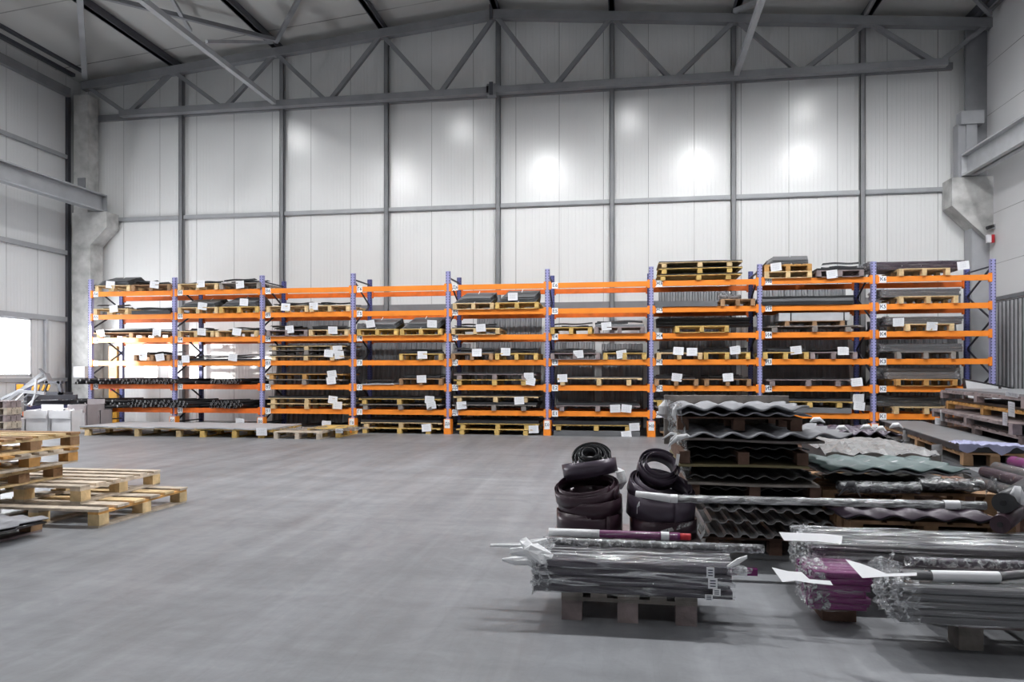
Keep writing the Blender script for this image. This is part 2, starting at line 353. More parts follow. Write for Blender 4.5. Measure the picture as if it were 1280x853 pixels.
# left wall rails
for z, hh, lb in ((9.14, .13, 'grey steel rail high on side wall above crane beam'), (5.84, .15, 'grey steel rail on side wall below crane beam'), (3.55, .16, 'steel rail along top of bright side window'), (1.48, .12, 'steel rail along sill of bright side window')):
    tag(MB().box(XL, XL+.09, -10, 21.9, z-hh/2, z+hh/2).build('wall_rail', m_steel_l), lb, 'rail')
for y, lb in ((21.88, 'dark steel post on side wall next to corner column'),):
    tag(MB().box(XL, XL+.1, y, y+.14, 0, 11.3).build('wall_post', m_beam_d), lb, 'steel post')
tag(MB().box(XL, XL+.1, 20.95, 21.05, 0, 3.5).build('wall_post', m_pgrey), 'short pale steel post beside the bright side window', 'steel post')
for z, hh, d, lb, mm in ((11.35, .3, .12, 'wide grey steel band at top of left wall panels', m_steel), (11.95, .12, .3, 'dark eave beam directly under roof edge over left wall', m_beam_d), (12.05, .16, .75, 'dark outer roof purlin over left crane beam', m_beam_d)):
    x = XL + d
    tag(MB().box(x-.08, x+.08, -12, 21.9, z-hh/2, z+hh/2).build('eave_beam', mm), lb, 'steel beam')

# roof truss
TY = 22.05
t = thing('roof_truss', 'long grey steel gable truss in front of the back wall', 'roof truss', (RX, TY, 10.55))
def T(x, z): return Vector((x - RX, 0, z - 10.55))
cz = lambda x: roofz(x) - .42
b = MB()
for xa in (XL+.55, XR+.05): b.bar(T(xa, cz(xa)), T(RX, cz(RX)), .24, .26)
b.build('upper_chord', m_steel, t)
b = MB(); b.bar(T(-17.0, 10.57), T(9.1, 10.57), .24, .20); b.box(-.14, .14, -.14, .14, -.14, .2); b.build('lower_chord', m_steel, t)
un = [XL+.7] + PX + [XR-.05]
lows = [-16.75] + [(PX[i]+PX[i+1])/2 for i in range(6)] + [8.85]
for i, lx in enumerate(lows):
    for ux, sgn in ((un[i], -1), (un[i+1], 1)):
        MB().bar(T(ux, cz(ux)), T(lx + sgn*.08, 10.6), .13, .13).build('brace', m_steel, t)
b = MB(); b.box(-.06, .06, -.16, -.1, -.15, .25); b.box(-.16, -.08, -.14, -.1, -.08, .14); b.build('splice_plate', m_beam_d, t)
b = MB(); b.box(-.05, .05, -.18, -.1, cz(RX)-10.55-.2, cz(RX)-10.55+.25); b.build('ridge_plate', m_beam_d, t)
# purlins and roof ties
wp = ['over second rack bay', 'over third rack bay', 'over fourth rack bay', 'along the roof ridge', 'over sixth rack bay', 'over seventh rack bay', 'over eighth rack bay']
for x, lb in zip(PX, wp):
    z = roofz(x)
    b = MB(); b.box(x-.07, x+.07, -12, YB-.1, z-.27, z-.01); b.box(x-.1, x+.1, -12, YB-.1, z-.27, z-.25)
    tag(b.build('roof_purlin', m_beam_d), 'dark steel roof purlin running towards back wall ' + lb, 'steel beam')
b = MB(); x = XR - .4; z = roofz(x); b.box(x-.09, x+.09, -12, YB-.1, z-.27, z-.01); tag(b.build('roof_purlin', m_beam_d), 'dark steel roof purlin at the right wall eave', 'steel beam')
def tie(p, q, w, lb, mm=m_steel_l):
    b = MB(); b.bar(p, q, w, w); tag(b.build('roof_tie', mm), lb, 'steel brace')
def onroof(x, y, dz=.35):      # pixel ray onto a roof slope
    r = ray(x, y); best = None
    for sg in (1, -1):
        # H + rz t = RZ - dz - .0955*sg*(rx t - RX)
        t_ = (RZ - dz + .0955*sg*RX - H) / (r[2] + .0955*sg*r[0])
        p = Vector((r[0]*t_, r[1]*t_, H + r[2]*t_))
        if t_ > 0 and (p.x - RX) * sg >= -.3: best = p
    return best
def ext(p, q, k): return q + (q - p) * k
lo1 = Vector((-11.35, TY, 10.6)); q = atZ(178, 0, 10.75); tie(lo1, ext(lo1, q, .3), .15, 'pale steel tie rising from truss bottom chord above third rack bay')
lo2 = Vector((3.3, TY, 10.6)); q = atZ(952, 0, 10.75); tie(lo2, ext(lo2, q, .4), .15, 'pale steel tie rising from truss bottom chord above seventh rack bay')
for a, bb, k, w_, lb, mm in (
    ((345, 50), (120, -6), .3, .12, 'slanting roof brace from truss node towards left eave', m_steel),
    ((345, 52), (376, -6), .3, .12, 'slanting roof brace from third bay node towards ridge', m_steel),
    ((106, 96), (100, 2), .3, .16, 'steep steel roof brace above the left corner column', m_steel_l),
    ((918, 14), (960, -3), .5, .12, 'roof brace beside ridge side tie above seventh rack bay', m_steel_l),
    ((1082, 18), (1094, -4), .5, .1, 'short steel roof brace above eighth rack bay', m_steel),
    ((1238, 18), (1215, -6), .5, .1, 'short steel roof brace at the right end of truss', m_steel)):
    p, q = onroof(*a), onroof(*bb); tie(p, ext(p, q, k), w_, lb, mm)
p, q = onroof(238, 38), onroof(212, -6); tie(p, ext(p, q, .4), .1, 'thin steel brace crossing left roof tie from above')
p = atZ(258, 52, 10.95); tie(p, onroof(340, 53, .6), .09, 'thin horizontal steel strut joining left roof tie to truss')

# corner columns, crane beams
t = thing('concrete_column', 'rough grey concrete corner column with corbel, left of the racks', 'column', (-18.4, 22.2, 0))
MB().box(-.36, .35, -.3, .3, 0, 7.22).build('shaft', m_conc, t)
b = MB(); b.prism([(.345, 6.1), (.96, 6.68), (.96, 7.22), (.345, 7.22)], -.3, .3); b.build('corbel', m_conc, t)
b = MB(); b.box(-.36, .18, -.22, .3, 7.22, 11.3); b.build('upper_shaft', m_conc, t)
MB().box(-.18, .1, -.26, -.21, 8.05, 8.42).build('bracket_plate', m_steel, t)
t = thing('concrete_column', 'dark grey column with angular corbel in right corner', 'column', (10.2, 22.2, 0))
b = MB(); b.box(-.42, .3, -.1, .35, 0, 6.0); b.build('shaft', m_steel_l, t)
b = MB(); b.prism([(-.15, 5.55), (.3, 5.2), (.3, 7.25), (-1.02, 7.25), (-1.02, 6.45)], -.3, .32); b.build('corbel', m_conc, t)
b = MB(); b.box(-.55, -.25, -.05, .05, 8.6, 11.7); b.box(-.3, .3, .05, .35, 7.25, 11.7); b.build('upper_shaft', m_steel, t)
b = MB(); b.box(-.78, -.18, -.3, .0, 8.75, 9.12); b.build('beam_stub', m_steel_l, t)
b = MB(); b.box(-.82, -.62, -.2, .1, 7.25, 8.8); b.box(-.62, -.34, -.24, -.18, 7.25, 8.75); b.build('bracket', m_steel_l, t)
def ibeam(name, xc, y0, y1, z0, z1, w, lb, mm):
    b = MB(); b.box(xc-w/2, xc+w/2, y0, y1, z0, z0+.05); b.box(xc-w/2, xc+w/2, y0, y1, z1-.05, z1); b.box(xc-.03, xc+.03, y0, y1, z0, z1)
    b.box(xc-w/2, xc+w/2, y1-.03, y1, z0, z1)
    tag(b.build(name, mm), lb, 'crane beam')
ibeam('crane_beam', -17.75, -12, 22.1, 7.24, 7.82, .36, 'grey steel crane beam along the left wall resting on column corbel', m_steel_l)
ibeam('crane_beam', 9.62, -12, 21.95, 7.27, 7.9, .36, 'pale steel crane beam along the right wall resting on corbel', m_pgrey)
# alarm on the right column
t = thing('alarm_beacon', 'small red and white alarm beacon below right corbel', 'alarm', (10.14, 21.8, 5.35))
MB().box(-.12, -.02, -.08, .02, .0, .22).build('housing', m_paper, t); MB().box(-.02, .06, -.08, .02, 0, .22).build('red_lens', m_red, t)
t = thing('security_camera', 'tiny dark camera above the alarm beacon', 'camera', (10.1, 21.8, 5.72)); MB().tube((-.08, -.04, .04), (.1, 0, .1), .05, 10).build('camera_body', m_black, t); MB().box(.08, .2, -.02, .04, .02, .16).build('mount', m_galv, t)
# high bay lamps
for i, (x, y, en) in enumerate(LAMPS):
    t = thing('high_bay_lamp', 'round high bay lamp hanging under the roof', 'lamp', (x, y, 11.9 if y < 16 else 11.95), group='high bay lamps under the roof')
    b = MB(); b.tube((0,0,0), (0,0,.25), .26, 20, True, .1); b.build('lamp_shade', m_beam_d, t)
    MB().tube((0,0,.25), (0,0,.9), .01, 6).build('hanging_cable', m_black, t)
    l = bpy.data.lights.new('lamp_light', 'SPOT'); l.spot_size = R(164); l.spot_blend = .35; l.shadow_soft_size = .22; l.energy = LAMP_E * en; l.color = (.985, .99, 1)
    lo = bpy.data.objects.new('lamp_light', l); C.objects.link(lo); lo.parent = t; lo.location = (0, 0, -.03)

# ------------------------------------------------------------------ pallets
_pm = {}
def pallet_parts(wd, dp, h, style, col):
    """meshes of one pallet, origin at the front middle of its underside"""
    key = (round(wd, 1), round(dp, 1), round(h, 2), style, col)
    if key in _pm: return _pm[key]
    wd, dp = max(.1, round(wd, 1)), max(.1, round(dp, 1)); rnd = random.Random(str(key)); m = WOOD[col]; x0, x1 = -wd/2, wd/2; out = []
    dt, st, bt = h*.13, h*.12, h*.12
    bh = h - dt - st - (bt if style != 'skid' else 0)
    zb = h - dt - st
    deck = MB()
    if style == 'end':      # deck boards run away from the viewer, end grain over a stringer
        n = 5; xs = [x0 + wd*(i+.5)/n for i in range(n)]; ww = [.19, .14, .19, .14, .19]
        for i in range(n): deck.box(xs[i]-wd*ww[i]/2, xs[i]+wd*ww[i]/2, 0, dp, h-dt, h)
        for yy in (.0, dp/2-.05, dp-.1): deck.box(x0, x1, yy, yy+.1, zb, h-dt)
    else:
        n = max(5, int(dp/.2))
        for i in range(n):
            yy = dp*i/n; bw = dp/n*rnd.uniform(.6, .88) if i not in (0, n-1) else dp/n*.85
            deck.box(x0 + rnd.uniform(-.008, .008), x1 + rnd.uniform(-.008, .008), yy, yy+bw, h-dt, h)
        for xx in (x0, -.05, x1-.1): deck.box(xx, xx+.1, 0, dp, zb, h-dt)
    out.append(('deck', deck.mesh('deck', m)))
    bw = .11 if wd < 1.7 else .13
    pos = [x0, -bw/2, x1-bw] if wd < 2.0 else [x0+wd*.04, -bw/2, x1-bw-wd*.12]
    for xx in pos:
        b = MB()
        if style == 'skid': b.box(xx+.004, xx+bw-.004, .01, dp-.01, zb-.012, zb+.002)
        for yy in (0, dp/2-.08, dp-.16): b.box(xx, xx+bw, yy+.004, yy+.15, bt if style != 'skid' else 0, zb)
        if style != 'skid': b.box(xx, xx+bw, 0, dp, 0, bt)
        out.append(('bearer', b.mesh('bearer', m)))
    if style == 'frame':
        for yy in (0, dp-.1): out.append(('bottom_board', MB().box(x0, x1, yy, yy+.1, 0, bt*.9).mesh('bottom_board', m)))
    _pm[key] = out; return out
CN = dict(pine='pale pine', yel='yellowish', old='weathered grey', brown='brown', dark='dark brown', pale='bleached', mauve='mauve grey', ochre='ochre')
def pallet(loc, wd, dp, h, style, col, label, group=None, rz=0):
    t = thing('pallet', label, 'pallet', loc, rz, group)
    for n, me in pallet_parts(wd, dp, h, style, col): mo(n, me, t)
    # the cached meshes are rounded to 0.1 m: stretch to the true width
    t.scale = (wd / round(wd, 1), dp / round(dp, 1), 1)
    return t
_pp = {}
m_pinkk = mat('pale grey print', (.35, .36, .40), .8)
def paper_mesh(w_=.27, h_=.21, lines=True, k=0):
    key = (w_, h_, lines, k)
    if key in _pp: return _pp[key]
    rnd = random.Random(k); b = MB()
    c = rnd.uniform(.006, .018)
    def f(u, v): return ((u-.5)*w_, -c*math.sin(u*3.0+k) - .01*v, (v-.5)*h_)
    b.grid(f, 6, 2); b.grid(lambda u, v: (lambda p: (p[0], p[1]+.003, p[2]))(f(1-u, v)), 6, 2)
    if lines:
        b.mi = 1
        for i in range(4):
            zz = h_*(.32 - i*.17); ww = w_*rnd.uniform(.25, .38)
            for s in range(3):
                u0 = .5 - ww/w_ + s*2*ww/w_/3; u1 = u0 + 2*ww/w_/3*.85
                p, q = f(u0, .5), f(u1, .5)
                b.add([(p[0], p[1]-.006, zz-.002), (q[0], q[1]-.006, zz-.002), (q[0], q[1]-.006, zz+.002), (p[0], p[1]-.006, zz+.002)], [(0,1,2,3)])
    me = b.mesh('paper_tag', [m_paper, m_pinkk]); _pp[key] = me; return me

# ------------------------------------------------------------------ goods
_strips = []
def strip_meshes():
    rnd = random.Random(3)
    for k in range(7):
        b = MB(); L = 1.0; wv = rnd.uniform(.10, .22); hh = rnd.uniform(.015, .05); kind = k % 3
        n = 10; ph = rnd.uniform(0, 6)
        def prof(x):
            dz = .012*math.sin(x*7+ph)
            if kind == 0: return [(-wv/2, dz), (-wv/2, hh+dz), (wv/2, hh*.8+dz), (wv/2, hh*.8-.008+dz), (-wv/2+.01, hh-.008+dz), (-wv/2+.01, dz)]
            if kind == 1: return [(-wv/2, dz), (0, hh*1.3+dz), (wv/2, dz), (wv/2, dz-.0), (0, hh*1.3-.01+dz), (-wv/2+.01, dz)]
            return [(-wv/2, dz), (-wv/2, .014+dz), (0, .02+dz), (wv/2, .014+dz), (wv/2, dz), (0, .004+dz)]
        pts = []
        for i in range(n+1):
            x = -L/2 + L*i/n
            for (y, z) in prof(x): pts.append((x, y, z))
        fs = []
        for i in range(n):
            for j in range(6): a = i*6+j; c = i*6+(j+1) % 6; fs.append((a, c, c+6, a+6))
        fs += [tuple(range(5, -1, -1)), tuple(n*6+j for j in range(6))]
        b.add(pts, fs, False); _strips.append(b.mesh('flashing_strip', m_dark))
strip_meshes()
def strips(x0, x1, y0, y1, z, n, label, group, rnd, hmax=.12):
    for k in range(n):
        L = (x1-x0)*rnd.uniform(.55, .95); me = rnd.choice(_strips)
        o = mo('flashing_strip', me, None, (rnd.uniform(x0+L/2, x1-L/2) if x1-x0 > L else (x0+x1)/2, y0 + .08 + (y1-y0-.2)*rnd.random()*(.25 if k < 2 else 1), z + hmax*k/n))
        o.rotation_euler = (rnd.uniform(-.15, .15), rnd.uniform(-.02, .02), rnd.uniform(-.12, .12)); o.scale = (L, 1, 1)
        tag(o, label, 'metal strip', group)
_sheets = {}
def slab(name, x0, x1, y0, y1, z, th, m, label, cat='metal sheet', group=None, wavy=.004, rz=0):
    wv, d = x1-x0, y1-y0; b = MB(); n = 14; ph = random.random()*6
    vs = []
    for i in range(n+1):
        x = -wv/2 + wv*i/n; dz = wavy*math.sin(x*4+ph)
        vs += [(x, 0, dz), (x, 0, th+dz), (x, d, th+dz*.5), (x, d, dz*.5)]
    fs = [(0,1,2,3), (n*4+3, n*4+2, n*4+1, n*4)]
    for i in range(n):
        for j in range(4): a = i*4+j; c = i*4+(j+1) % 4; fs.append((a, a+4, c+4, c))
    b.add(vs, fs, False)
    return tag(b.build(name, m, None, ((x0+x1)/2, y0, z), rz), label, cat, group)
def folded(x0, x1, y0, z, hh, label, m=None, n=4, slant=.2, strap=True, dp=1.1, rnd=random):
    """nested roof ridge flashings: sloping grey sheets whose ends step to a side"""
    t = thing('ridge_flashing', label, 'metal flashing', ((x0+x1)/2, y0, z)); W = x1-x0
    for k in range(n):
        b = MB(); o = -W/2 + k*.03; z0 = k*hh/n*.45
        L = W*.88 - .02*k
        for (ya, za, yb, zb) in ((0, z0, dp*.42, hh*.55+z0), (dp*.42, hh*.55+z0, dp*.9, z0+.02)):
            vs = []
            for (yy, zz) in ((ya, za), (yb, zb), (yb, zb+.012), (ya, za+.012)):
                sl = slant*(zz/hh)
                vs.append((o+sl, yy, zz))
            for (yy, zz) in ((ya, za), (yb, zb), (yb, zb+.012), (ya, za+.012)):
                sl = slant*(zz/hh); vs.append((o+sl+L*(1-.04*k), yy, zz))
            b.add(vs, [(0,1,2,3),(7,6,5,4),(0,4,5,1),(1,5,6,2),(2,6,7,3),(3,7,4,0)])
        b.build('folded_sheet', m or m_grey, t)
    if strap:
        xs = rnd.uniform(-.1, .1)
        b = MB(); b.bar((xs, -.012, 0), (xs+.06, dp*.42, hh*.55+.02+hh*.42), .02, .006); b.build('strap', m_paper, t)
    return t
def bundle(x0, x1, y0, y1, z0, z1, nt, nr, m, label, film=m_film, filmamt=True, endcap='l', rz=0, name='wrapped_profile_bundle', cat='wrapped bundle', seed=1, stickers=(), res=26, mats=None, crumple=.06):
    """rectangular metal profiles lying along X in nt tiers and nr columns, in stretch film"""
    rnd = random.Random(seed); wv, d, hh = x1-x0, y1-y0, z1-z0
    t = thing(name, label, cat, ((x0+x1)/2, y0, z0), rz)
    ph, pd = hh/nt, d/nr
    for i in range(nt):
        for j in range(nr):
            if 0 < i < nt-1 and 0 < j < nr-1: continue
            r = min(ph, pd)*.13; y, z = j*pd, i*ph; e0 = rnd.uniform(-.025, .025); e1 = rnd.uniform(-.03, .03)
            a, c, e, g = y+.002, y+pd-.002, z+.001, z+ph-.002
            poly = [(a+r, e), (c-r, e), (c, e+r), (c, g-r), (c-r, g), (a+r, g), (a, g-r), (a, e+r)]
            MB().prism(poly, -wv/2+e0, wv/2+e1, 'x').build('profile', (mats[(i+j) % len(mats)] if mats else m), t)
    if filmamt:
        # perimeter with a soft scallop at every profile
        per = []
        def sc_(k, nn): return .008*abs(math.sin(math.pi*k*nn))
        K = 5*nt
        for k in range(K): per.append((-.008 - sc_(k/K, nt) + .012, hh*k/K))
        K = 4*nr
        for k in range(K): per.append((d*k/K, hh + .004 + sc_(k/K, nr)))
        K = 3*nt
        for k in range(K): per.append((d+.006, hh - hh*k/K))
        per.append((d, -.004)); per.append((0, -.004))
        b = MB(); N = len(per); nx = res; vs = []
        for i in range(nx+1):
            u = i/nx; x = -wv/2 - .03 + (wv+.06)*u
            for k, (y, z) in enumerate(per):
                q = .006*math.sin(k*1.7 + u*9 + seed) + .004*math.sin(u*23 + k*.6)
                vs.append((x, y - q if k < 5*nt else y, z + (q if k >= 5*nt else 0)))
        fs = [(i*N+k, (i+1)*N+k, (i+1)*N+(k+1) % N, i*N+(k+1) % N) for i in range(nx) for k in range(N)]
        b.add(vs, fs, True); b.build('stretch_film', film, t)
        for side, sx in (('l', -1), ('r', 1)):
            if side not in endcap: continue
            b = MB(); xe = sx*(wv/2+.015)
            rr = random.Random(seed+5)
            off = [[(rr.uniform(-1, 1), rr.uniform(-1, 1), rr.uniform(-1, 1)) for _ in range(15)] for _ in range(15)]
            def fcap(u, v):
                i, j = min(14, int(u*14+.5)), min(14, int(v*14+.5)); o = off[i][j]
                edge = min(u, 1-u, v, 1-v)*2
                return (xe + sx*(crumple*.6*edge + crumple*.5*o[0]), d*(u*1.06-.03) + .02*o[1], hh*(v*1.06-.03) + .02*o[2])
            b.grid(fcap, 14, 14, False)
            # a crumpled collar of film round the end
            b.grid(lambda u, v: (xe - sx*(.11*v + .02*off[int(u*14) % 15][int(v*4)][0]),
                                 (-.014 - .014*off[int(u*14) % 15][int(v*4)][1]), hh*u), 14, 4, False)
            b.grid(lambda u, v: (xe - sx*(.11*v + .02*off[int(u*14) % 15][int(v*4)+6][0]),
                                 d*u, hh + .02 + .016*off[int(u*14) % 15][int(v*4)+6][1]), 14, 4, False)
            b.build('crumpled_film', m_film_h, t)
    for (sx_, sz_, w_, h_) in stickers:
        b = MB(); b.box(sx_, sx_+w_, -.034, -.031, sz_, sz_+h_); b.mi = 1
        for q in range(3): b.box(sx_+w_*.2, sx_+w_*.8, -.0355, -.035, sz_+h_*(.2+.25*q), sz_+h_*(.3+.25*q))
        b.build('label_sticker', [m_paper, m_ink], t)
    return t

# ------------------------------------------------------------------ pallet racking
UX = [-16.05 + 2.795*i for i in range(10)]     # upright centre lines
RY0, RY1 = 19.5, 20.85
LZ = [.60 + .70*i for i in range(6)]           # beam centre heights
CYR = 'АБВГДЕЖИК'
BAYN = ['first', 'second', 'third', 'fourth', 'fifth', 'sixth', 'seventh', 'eighth', 'ninth']
LVN = ['floor', 'lowest beams', 'second beams', 'third beams', 'fourth beams', 'fifth beams', 'top beams']
_txt = {}
def text_pts(s, size):
    if (s, size) not in _txt:
        cu = bpy.data.curves.new('t', 'FONT'); cu.body = s; cu.size = size; cu.align_x = 'CENTER'; cu.align_y = 'CENTER'; cu.resolution_u = 2; cu.offset = size*.012
        o = bpy.data.objects.new('t', cu); C.objects.link(o); dg = bpy.context.evaluated_depsgraph_get()
        me = bpy.data.meshes.new_from_object(o.evaluated_get(dg)); _txt[(s, size)] = ([tuple(v.co) for v in me.vertices], [tuple(p.vertices) for p in me.polygons])
        bpy.data.objects.remove(o); bpy.data.meshes.remove(me); bpy.data.curves.remove(cu)
    return _txt[(s, size)]
def text_on(b, s, x, y, z, size):
    v, f = text_pts(s, size); b.add([(x+p[0], y, z+p[1]) for p in v], f, False)

def c_post(xc, yc, face, z1):
    b = MB(); w2, d2 = .062, .045
    b.box(xc-w2, xc+w2, yc-face*d2, yc-face*(d2-.006), .0, z1)          # punched face
    b.box(xc-w2, xc-w2+.006, yc-d2, yc+d2, 0, z1); b.box(xc+w2-.006, xc+w2, yc-d2, yc+d2, 0, z1)
    b.box(xc-.09, xc+.09, yc-.07, yc+.07, 0, .012)
    return b
def frame_parts(t, xo, letter, z1=4.56, foot=True):
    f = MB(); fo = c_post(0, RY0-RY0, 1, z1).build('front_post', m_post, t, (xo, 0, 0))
    c_post(0, 0, 1, z1).build('rear_post', m_post_shade, t, (xo, RY1-RY0, 0))
    D = RY1-RY0; zz = [.25, .95, 1.65, 2.35, 3.05, 3.75, 4.38]
    b = MB(); b.bar((0, .02, z1-.17), (0, D, z1-.17), .035, .035); b.bar((0, .02, .25), (0, D, .25), .035, .035)
    for i in range(6):
        a, c = ((.03, D-.02) if i % 2 == 0 else (D-.02, .03)); b.bar((0, a, zz[i]), (0, c, zz[i+1]), .03, .04)
    b.build('brace', m_brace, t, (xo, 0, 0))
    if foot:
        g = MB(); g.prism([(-.10, -.12), (.10, -.12), (.12, .05), (-.12, .05)], 0, .42, 'z'); g = g.build('foot_guard', m_orange, t, (xo, -.0, 0))
        s = MB(); s.box(-.075, .075, -.126, -.121, .17, .41); s.mi = 1; text_on(s, letter+'0', 0, -.1265, .29, .11)
        s.build('location_tag', [m_paper, m_ink], g)
for k in range(9):
    x0, x1 = UX[k], UX[k+1]
    sight = ['with sunlit beams beside the concrete column', 'holding long black pipes', 'with slatted pallets stacked in pairs', 'with two empty upper levels, grey flashings on fourth beams',
             'with folded grey flashings on fifth beams', 'with empty fifth and top beams', 'crowned by three yellow slatted pallets', 'holding a long white box', 'full of film wrapped bundles']
    t = thing('rack_bay', f'{BAYN[k]} orange and lavender rack bay {sight[k]}', 'pallet rack', (x0, RY0, 0))
    frame_parts(t, 0, CYR[k])
    if k == 8: frame_parts(t, x1-x0, 'К', foot=False)
    for n, z in enumerate(LZ):
        for y, nm in ((-.03, 'f'), (RY1-RY0+.03, 'r')):
            darker = (nm == 'r') or (n < 2 and k < 2)  # rear beams and low beams of the first bays are deeper orange
            b = MB(); xa, xb = .07, x1-x0-.07; s = 1 if nm == 'f' else -1
            b.box(xa, xb, y-.03, y+.03, z-.07, z+.07)
            b.box(xa-.035, xa+.03, y-.045*1, y+.035, z-.11, z+.11); b.box(xb-.03, xb+.035, y-.045, y+.035, z-.11, z+.11)
            bo = b.build('beam', m_orange_d if darker else m_orange, t)
            if nm == 'f':
                s = MB(); s.box(xa+.06, xa+.225, y-.036, y-.031, z-.085, z+.085); s.mi = 1; text_on(s, f'{CYR[k]}{n+1}', xa+.1425, y-.0365, z, .13)
                s.build('location_tag', [m_paper, m_ink], bo)

# ------------------------------------------------------------------ goods on the rack
rnd = random.Random(11)
FY = RY0 - .13           # front of the pallets
def place(bay, lvl, cols):
    """cols: (px0, px1, items, pos word); items from the bottom up"""
    for (a, bb, items, pos) in cols:
        x0, x1 = X_at(a, FY), X_at(bb, FY); z = .0 if lvl == 0 else LZ[lvl-1] + .071; W = x1-x0
        where = f'on {LVN[lvl]} of {BAYN[bay]} rack bay' if lvl else f'on floor under {BAYN[bay]} rack bay'
        nsh = sum(1 for it in items if it[0] == 's'); ns = 0; nth = ['bottom', 'second', 'top']; npal = sum(1 for it in items if it[0] in 'PFLE'); ip = 0; p2 = f', {pos}' if pos else ''
        for it in items:
            kind, *ar = it
            if kind in 'PFE':      # block pallet
                col = ar[0]; ip += 1; h = .18 if npal < 3 else .15
                wh = '' if npal == 1 else (' (lower)' if ip == 1 else ' (upper)' if ip == npal else ' (middle)')
                pallet(((x0+x1)/2, FY, z), W, 1.3, h, {'P': 'plain', 'F': 'frame', 'E': 'end'}[kind], col, f'{CN[col]} wooden pallet{wh} {where}{p2}'); z += h
            elif kind == 'L':      # long slatted pallet
                col = ar[0]; ip += 1; h = ar[1] if len(ar) > 1 else .155
                wh = '' if npal == 1 else (' lower of the stack' if ip == 1 else ' upper of the stack' if ip == npal else ' middle of the stack')
                dx = rnd.uniform(-.03, .03)
                pallet(((x0+x1)/2+dx, FY, z), W, 1.3, h, 'skid', col, f'long {CN[col]} pallet {where}{wh}{p2}'); z += h
            elif kind == 's':      # flat sheets
                mm, th = ar; slab('metal_sheet', x0+.02, x1-.02+(ar[0] is m_dark)*.02, FY+.03, RY1-.05, z+.004, th, mm, f'flat {"dark" if mm in (m_dark, m_dgrey) else "grey"} metal sheet {where}{p2}' + ('' if npal < 2 else f', {["","first","second","third"][ip]} layer') + (f' ({nth[ns]} of the layered sheets)' if nsh > 1 and npal < 2 else '')); ns += 1; z += th+.008
            elif kind == 'm':      # loose flashing strips
                strips(x0, x1, FY+.02, RY1, z+.005, ar[0], f'dark flashing strips lying loose {where}{p2}', f'loose strips {where}{p2}', rnd); z += .1
            elif kind == 'f':      # folded flashings
                folded(x0+.03, x1+.05, FY+.04, z+.004, ar[0], f'folded grey ridge flashings {where}{p2}', rnd=rnd)
def papers(bay, lvl, pts):
    for i, (px, py) in enumerate(pts):
        p = atY(px, py, FY - .004)
        o = mo('paper_note', paper_mesh(k=rnd.randrange(6)), None, p); o.rotation_euler = (R(rnd.uniform(-6, 6)), R(rnd.uniform(-9, 9)), 0)
        LV = f'on {LVN[lvl]} of' if lvl else 'at the floor pallets under'
        ords = ['', 'second ', 'third '][i] if len(pts) > 1 and i else ('first ' if len(pts) > 1 else '')
        tag(o, f'{ords}white paper note {LV} {BAYN[bay]} rack bay' + (' counting from left' if len(pts) > 1 else ''), 'paper note')
LR = ('left one of two', 'right one of two')
# first bay
place(0, 6, [(119, 162, [('P','pine'), ('f',.32)], LR[0]), (164, 213, [('P','brown'), ('m',4)], LR[1])])
place(0, 5, [(117, 160, [('P','pine'), ('m',3)], ''), (163, 212, [('s',m_dark,.10), ('m',3)], '')])
place(0, 4, [(118, 212, [('L','brown'), ('m',5)], '')])
place(0, 3, [(167, 212, [('P','brown'), ('m',3)], '')])
papers(0, 6, [(138, 356), (193, 356)]); papers(0, 5, [(142, 386)]); papers(0, 4, [(126, 417), (196, 416)]); papers(0, 3, [(179, 445), (200, 447)])
# second bay
place(1, 6, [(222, 272, [('P','pine'), ('m',4)], LR[0]), (274, 325, [('P','old'), ('m',5)], LR[1])])
place(1, 5, [(222, 272, [('P','pine'), ('f',.30)], LR[0]), (274, 323, [('P','yel'), ('f',.34)], LR[1])])
place(1, 4, [(222, 267, [('P','pine'), ('m',3)], LR[0]), (269, 322, [('P','pine'), ('m',3)], LR[1])])
place(1, 3, [(222, 324, [('s',m_dark,.05), ('m',4)], '')])
place(1, 0, [(222, 322, [('L','brown'), ('s',m_dark,.04)], '')])
papers(1, 6, [(251, 355), (300, 356)]); papers(1, 5, [(253, 383), (305, 378)]); papers(1, 4, [(252, 415), (296, 415)]); papers(1, 3, [(232, 449), (291, 447)]); papers(1, 0, [(300, 528)])
# third bay
place(2, 5, [(333, 385, [('P','pine'), ('m',3)], LR[0]), (387, 437, [('P','pine'), ('m',4)], LR[1])])
place(2, 4, [(333, 384, [('F','mauve'), ('m',4)], LR[0]), (386, 435, [('F','pine'), ('m',3)], LR[1])])
place(2, 3, [(336, 430, [('L','pine',.13), ('s',m_dark,.03), ('L','old',.13), ('L','pine',.12), ('s',m_dark,.02)], '')])
place(2, 2, [(332, 428, [('L','old'), ('L','ochre'), ('s',m_dark,.03)], '')])
place(2, 1, [(334, 432, [('L','pine'), ('L','pine'), ('s',m_dark,.04)], '')])
place(2, 0, [(370, 432, [('L','pale'), ('s',m_dark,.03)], '')])
papers(2, 5, [(357, 384), (392, 383)]); papers(2, 4, [(362, 412), (416, 413)]); papers(2, 3, [(411, 442), (422, 437), (424, 444)]); papers(2, 2, [(415, 468), (414, 476)]); papers(2, 1, [(416, 500), (422, 507)]); papers(2, 0, [(408, 531)])
